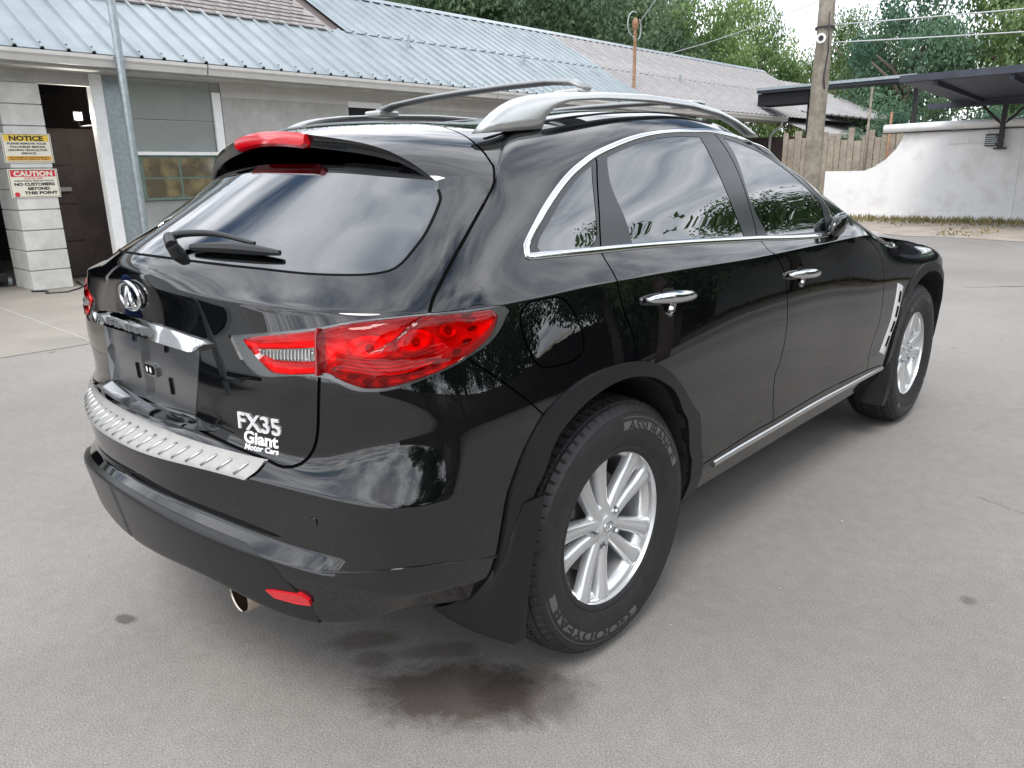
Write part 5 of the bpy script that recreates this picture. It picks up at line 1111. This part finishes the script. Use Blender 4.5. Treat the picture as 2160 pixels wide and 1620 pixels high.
for x in xs_:
    q0=inv([(abs(x),.0)],[0,1],(14.6,20),(0,1)) if False else None
    # ridge runs across the plate, slightly skewed
    us=[np.interp(-abs(xx),-S(np.array([[u,8.0] for u in np.linspace(17,20,40)]))[:,0],np.linspace(17,20,40)) for xx in (x-.012,x+.012)]
    sg=1 if x>=0 else -1; V=[]
    for v,lf in ((7.65,0),(8.4,1)):
        u=us[lf] if sg>0 else us[lf]
        X=S(np.array([[u,v]]))[0]+Nrm(np.array([[u,v]]))[0]*.006
        if (x+(.012 if lf else -.012))<0: X=X*MIR
        V.append(X)
    mb=MB(); mb.tube([tuple(V[0]),tuple(V[1])],.0035,6); mb.build('ridge',M['satinmetal'],scf,smooth=True)
# number plate furniture, badges
def onrear(pts,lift): 
    pts=np.array(pts,float); sgn=np.where(pts[:,0]<0,-1,1)[:,None]; q=rear(np.stack([abs(pts[:,0]),pts[:,1]],1)); X=S(q)+Nrm(q)*np.array(lift).reshape(-1,1)*np.ones((len(q),1)); X[:,0:1]*=sgn; return X
def slab(name,outline,lift,m,parent,base=-.002,bev=.0,sub=1,**k):
    lf=lift
    o=[]
    for i in range(len(outline)):
        a=np.array(outline[i]); b=np.array(outline[(i+1)%len(outline)]); ns=max(1,int(np.linalg.norm(b-a)/.04)) if sub else 1
        for j in range(ns): o.append(a+(b-a)*j/ns)
    n=len(o); T=onrear(o,[lf(p[1]) for p in o] if callable(lf) else lf); B=onrear(o,base)
    # triangulate top via CDT with inner points
    ov,_,of,_,_,_=delaunay_2d_cdt([Vector(p) for p in o],[(i,(i+1)%n) for i in range(n)],[],1,1e-6); of=[f for f in of]
    mb=MB(); mb.add(list(T)+list(B),[tuple(f) for f in of]+[(i,(i+1)%n,n+(i+1)%n,n+i) for i in range(n)]); return mb.build(name,m,parent,bevel=bev,**k)
def rear_grid(name,xs,zt,zb,lt,lb,m,parent,k=5):
    rows=[]; 
    for x in xs:
        P_x=[(x,zt(x)+.0005)]+[(x,zt(x)+(zb(x)-zt(x))*j/k) for j in range(k+1)]+[(x,zb(x)-.0005)]; Lf=[-.002]+[lt+(lb-lt)*(j/k)**.9 for j in range(k+1)]+[-.002]; rows.append(onrear(P_x,Lf))
    n=len(rows[0]); V=[p for r in rows for p in r]; F=[(i*n+j,i*n+j+1,(i+1)*n+j+1,(i+1)*n+j) for i in range(len(rows)-1) for j in range(n-1)]+[tuple(range(n)),tuple(range((len(rows)-1)*n,len(rows)*n))]
    return MB().add(V,F).build(name,m,parent,auto=35)
bar=rear_grid('chrome_bar',np.linspace(-.362,.362,49),lambda x: 1.081-.022*(x/.36)**2-(.006 if abs(x)>.361 else 0),lambda x: 1.040-.010*min(1,abs(x)/.31)**2+(max(0,abs(x)-.31)/.052)*.026,.007,.022,M['chrome'],tg)
rear_grid('lower_lip',np.linspace(-.338,.338,45),lambda x: .852+.010*(abs(x)/.30)-max(0,abs(x)-.285)*.5,lambda x: .820+.014*(x/.33)**2,.002,.036,M['lipm'],tg)
def rear_text(s,x0,z0,hgt,m,parent,name,lift=.0035,width=None,bold=.0,shear=0,align='LEFT',**k):
    V,F=text_mesh(s,1,0,bold,align,shear); w_=V[:,0].max()-V[:,0].min(); h_=hgt/.70; sx_=(width/w_) if width else h_
    P=np.stack([x0+(V[:,0]-(V[:,0].min() if align=='LEFT' else 0))*sx_,z0+V[:,1]*h_],1); X=onrear(P,lift); Bk=onrear(P,.0005); n=len(X)
    E={}
    for f in F:
        for a,b in zip(f,f[1:]+f[:1]): E[(a,b)]=1
    FF=[tuple(f) for f in F]+[(b,a,a+n,b+n) for a,b in E if (b,a) not in E]
    mb=MB(); mb.add(list(X)+list(Bk),FF); return mb.build(name,m,parent,**k)
rear_text('INFINITI',-.235,1.049,.020,M['satinmetal'],bar,'lettering',lift=.030,width=.33,bold=.004)
rear_text('FX35',.458,.866,.040,M['badge'],tg,'model_badge',lift=.005,width=.136,bold=.012)
rear_text('Giant',.472,.834,.028,M['white_decal'],tg,'dealer_decal',lift=.0012,width=.108,bold=.035)
rear_text('Motor Cars',.480,.8185,.0125,M['white_decal'],tg,'dealer_decal',lift=.0012,width=.102,bold=.03)
mb=MB()
ang=np.linspace(0,2*math.pi,37)[:-1]; ring=[(0.063*math.cos(a),1.144+.036*math.sin(a)) for a in ang]; X=onrear(ring,.010); mb.tube(list(X)+[X[0],X[1]],.0058,8,False)
for sgn in (-1,1):
    X=onrear([(sgn*.026,1.112),(sgn*.015,1.138),(sgn*.004,1.170)],[.010,.013,.010]); mb.tube(list(X),[.0095,.0075,.0035],8)
mb.build('emblem',M['chrome'],tg,smooth=True)
for x,z in ((-.075,.925),(.135,.915)): slab('plate_clip',[(x,z-.022),(x+.012,z-.022),(x+.012,z+.022),(x,z+.022)],-.008,M['gap'],tg,base=-.014)
for x,z in ((-.07,1.018),(.135,1.015)):
    V,F=[],[]; X=onrear([(x+.009*math.cos(a),z+.011*math.sin(a)) for a in ang],-.0085); mb=MB(); mb.add(list(X),[tuple(range(len(X)))]); mb.build('screw_hole',M['gap'],tg)
o_=[(.03+.045*math.copysign(abs(math.cos(a))**.5,math.cos(a)),.945+.020*math.copysign(abs(math.sin(a))**.5,math.sin(a))) for a in ang]; slab('lock_surround',o_,-.004,M['bezel'],tg,base=-.014,sub=0)
o_=[(.035+.030*math.copysign(abs(math.cos(a))**.5,math.cos(a)),.945+.013*math.copysign(abs(math.sin(a))**.5,math.sin(a))) for a in ang]; slab('lock_recess',o_,-.003,M['gap'],tg,base=-.014,sub=0)
for x in (.022,.045):
    X=onrear([(x+.006*math.cos(a),.945+.008*math.sin(a)) for a in ang],-.0018); mb=MB(); mb.add(list(X),[tuple(range(len(X)))]); mb.build('stud',M['white_decal'],tg)
ws_=P_['rear_window'][1:-3]
for mm in (False,True): ribbon('window_seal',ws_,.008,.002,M['gap'],tg,mm,n=2)
# rear wiper
wq=resample(U('wiper'),.02,smooth=True); X=S(wq)+Nrm(wq)*np.linspace(.030,.020,len(wq))[:,None]
pv=U('pivot')[0]; c=S(pv)[0]; n=Nrm(pv)[0]
wp=MB(); wp.tube([c-n*.005,c+n*.03],[.020,.015],14); wp.tube([c+n*.028,X[0]],[.016,.015],10); wp.tube(list(X),[.0105+(.005-.0105)*i/(len(X)-1) for i in range(len(X))],10); wo_=wp.build('wiper',M['satin'],tg,auto=40)
bq=resample(U('blade'),.02); X=S(bq)+Nrm(bq)*.014; mb=MB(); mb.tube(list(X),[.006+.009*math.sin(math.pi*min(1,max(.03,i/(len(X)-1)*.93+.05))) for i in range(len(X))],8)
X2=S(bq)+Nrm(bq)*.006; nX=len(X); b0=len(mb.v)
mb.add([tuple(p) for p in list(X)+list(X2)],[(i,i+1,nX+i+1,nX+i) for i in range(nX-1)]); mb.build('wiper_blade',M['satin'],tg,auto=40)
# ---------------------------------------------------------------- wheels
def sidewall(r):
    rs=[.236,.252,.285,.325,.352,.372,.385]; xs=[.004,.010,.022,.0265,.022,.010,-.008]
    return float(np.interp(r,rs,xs))
def tyre_mesh():
    n=432; outer=[(.236,.004),(.243,.010),(.252,.012),(.256,.010),(.27,.017),(.285,.022),(.305,.0255),(.325,.0265),(.345,.0245),(.358,.019),(.362,.0205),(.366,.016),(.374,.009),(.383,-.001)]
    prof=[(x,r,'s') for r,x in outer]
    W_=.213  # tread band across x from -.010 to -.204
    tread=[]
    for a,b in ((-.008,-.030),(-.038,-.068),(-.076,-.138),(-.146,-.176),(-.184,-.206)):
        tread+=[(a-.0,'g'),(a-.001,'t'),(b,'t'),(b-.001,'g')]
    for x,kd in tread:
        c=(x+.107)/.1; rr=.4005-.007*c*c-.003*c**4; prof.append((x,rr-(.009 if kd=='g' else 0),kd))
    prof+=[(-.214-x,r,'i') for r,x in outer[::-1]]
    V=[];F=[]; m=len(prof)
    for k in range(n):
        an=2*math.pi*k/n
        for j,(x,r,kd) in enumerate(prof):
            rr=r
            if kd=='t':
                blk=(k+ (3 if (j//4)%2 else 0))%6
                if blk in (0,): rr-=.008
            if kd=='s' and r>.37 and k%6==0: rr-=.006; x-=.002
            V.append((x,rr*math.cos(an),rr*math.sin(an)))
    for k in range(n):
        k2=(k+1)%n
        for j in range(m-1): F.append((k*m+j,k*m+j+1,k2*m+j+1,k2*m+j))
    mb=MB(); mb.add(V,F); return mb
tm=tyre_mesh(); tyre_o=tm.build('tyre',M['rubber'],None,auto=32); tyre_me=tyre_o.data; bpy.data.objects.remove(tyre_o)
rb=MB(); rb.lathe([(-.01,.2365),(.001,.240),(.003,.2445),(.0,.2485),(-.008,.2485),(-.20,.2485),(-.206,.240),(-.19,.228),(-.05,.214),(-.034,.222),(-.024,.2335),(-.012,.2335),(-.01,.2365)],96,'x')
HUBX=-.022
def spoke(th0,sgn):
    V=[];F=[]; nr=14
    for i in range(nr):
        t=i/(nr-1); r=.022+(.2355-.022)*t
        c=sgn*(.0165+.0365*t**1.25); hw=.0172+.0110*t+.010*max(0,t-.8)/.2; x=HUBX-.004*math.sin(math.pi*t)+.012*t**2
        if t<.15: hw=.016
        for a,dx in ((-1,-.034),(-1,-.012),(-.72,-.003),(-.25,.0015),(.25,.0015),(.72,-.003),(1,-.012),(1,-.034)):
            o=c+a*hw; V.append((x+dx,r*math.cos(th0)-o*math.sin(th0),r*math.sin(th0)+o*math.cos(th0)))
    for i in range(nr-1):
        for k in range(8): F.append((i*8+k,i*8+(k+1)%8,i*8+8+(k+1)%8,i*8+8+k))
    F.append(tuple(range(8))); F.append(tuple(range((nr-1)*8,nr*8))); return V,F
TH=[math.radians(-106+72*k) for k in range(5)]
rb_o=rb.build('rim',M['alloy'],None,auto=40); rim_me=rb_o.data; bpy.data.objects.remove(rb_o)
spk=[]
for th in TH:
    for sg in (-1,1):
        mb=MB(); mb.add(*spoke(th,sg)); o=mb.build('spoke',M['alloy'],None,auto=48); spk.append(o.data); bpy.data.objects.remove(o)
hb=MB(); hb.lathe([(HUBX-.03,.078),(HUBX-.012,.074),(HUBX-.004,.060),(HUBX+.001,.036),(HUBX+.004,.034),(HUBX+.006,.028),(HUBX+.007,.001)],40,'x'); o=hb.build('hub_cap',M['alloy'],None,auto=50); hub_me=o.data; bpy.data.objects.remove(o)
em=MB(); em.tube([(HUBX+.0075,.021*math.cos(a),.014*math.sin(a)) for a in np.linspace(0,2*math.pi,25)],.0018,6,False); em.tube([(HUBX+.0075,-.006,-.012),(HUBX+.0075,0,.012)],.0018,6); em.tube([(HUBX+.0075,.006,-.012),(HUBX+.0075,0,.012)],.0018,6); o=em.build('cap_emblem',M['chrome'],None); em_me=o.data; bpy.data.objects.remove(o)
nut=[]
for th in TH:
    mb=MB(); mb.lathe([(HUBX-.004,.0165),(HUBX-.003,.0155),(HUBX-.012,.0145),(HUBX-.012,.009),(HUBX+.004,.009),(HUBX+.010,.0065),(HUBX+.011,.001)],6,'x',(0,.058*math.cos(th),.058*math.sin(th))); o=mb.build('lug_nut',M['chrome'],None); nut.append(o.data); bpy.data.objects.remove(o)
br=MB(); br.lathe([(-.085,.03),(-.085,.158),(-.112,.158),(-.112,.03)],56,'x'); o=br.build('brake_disc',M['iron'],None,auto=30); disc_me=o.data; bpy.data.objects.remove(o)
def arc_text(s,phic,r0,h,span,bold=.02,mirror=False):
    V,F=text_mesh(s,1,0,bold,'CENTER'); w_=V[:,0].max()-V[:,0].min(); X=[]
    # cut long edges so the lettering can bend
    bm=bmesh.new(); vs_=[bm.verts.new((p[0],p[1],0)) for p in V]
    for f in F:
        try: bm.faces.new([vs_[i] for i in f])
        except ValueError: pass
    bmesh.ops.subdivide_edges(bm,edges=[e for e in bm.edges if e.calc_length()>.12],cuts=3,use_grid_fill=False); bmesh.ops.triangulate(bm,faces=bm.faces)
    bm.verts.ensure_lookup_table(); bm.verts.index_update()
    V=[v.co[:] for v in bm.verts]; F=[tuple(v.index for v in f.verts) for f in bm.faces]; bm.free()
    for p in V:
        r=r0+p[1]/.7*h; ph=phic-p[0]/w_*span; X.append((sidewall(r)+.0016,r*math.cos(ph),r*math.sin(ph)))
    return X,F
def arc_band(p0,p1,r0,r1,lift=.0008):
    V=[];F=[]; n=40
    for i in range(n+1):
        ph=p0+(p1-p0)*i/n
        for r in np.linspace(r0,r1,6): V.append((sidewall(r)+lift,r*math.cos(ph),r*math.sin(ph)))
    for i in range(n):
        for j in range(5): F.append((i*6+j,i*6+j+1,i*6+7+j,i*6+6+j))
    return V,F
R_=math.radians
SWL=[]
def keepme(mb,nm,m,**k): o=mb.build(nm,m,None,**k); me=o.data; bpy.data.objects.remove(o); SWL.append((nm,me))
keepme(MB().add(*arc_band(R_(22),R_(88),.300,.349)),'sidewall_band',M['tyregrey'],smooth=True); keepme(MB().add(*arc_band(R_(-166),R_(-72),.300,.349)),'sidewall_band',M['tyregrey'],smooth=True)
keepme(MB().add(*arc_text('ASSURANCE',R_(55),.308,.030,R_(58))),'sidewall_lettering',M['rubber']); keepme(MB().add(*arc_text('GOODYEAR',R_(-118),.308,.032,R_(82),.03)),'sidewall_lettering',M['rubber'])
for (sx_,yy,steer,spin) in ((1,-.015,0,0),(1,2.885,0,.62),(-1,-.015,0,.3),(-1,2.885,0,.9)):
    wl_=empty('wheel',(sx_*.90,yy,.401)); wl_.parent=car; wl_.rotation_euler=(spin if sx_>0 else -spin,0,0 if sx_>0 else math.pi)
    for nm,me in [('tyre',tyre_me),('rim',rim_me),('hub_cap',hub_me),('cap_emblem',em_me),('brake_disc',disc_me)]+SWL+[('spoke',x) for x in spk]+[('lug_nut',x) for x in (nut[:3]+nut[4:] if (sx_,yy)==(1,-.015) else nut)]: link(nm,me,None,wl_)
mb=MB(); mb.box(.775,-.19,.30,.83,-.10,.52); mb.build('brake_caliper',M['iron'],car,bevel=.015)
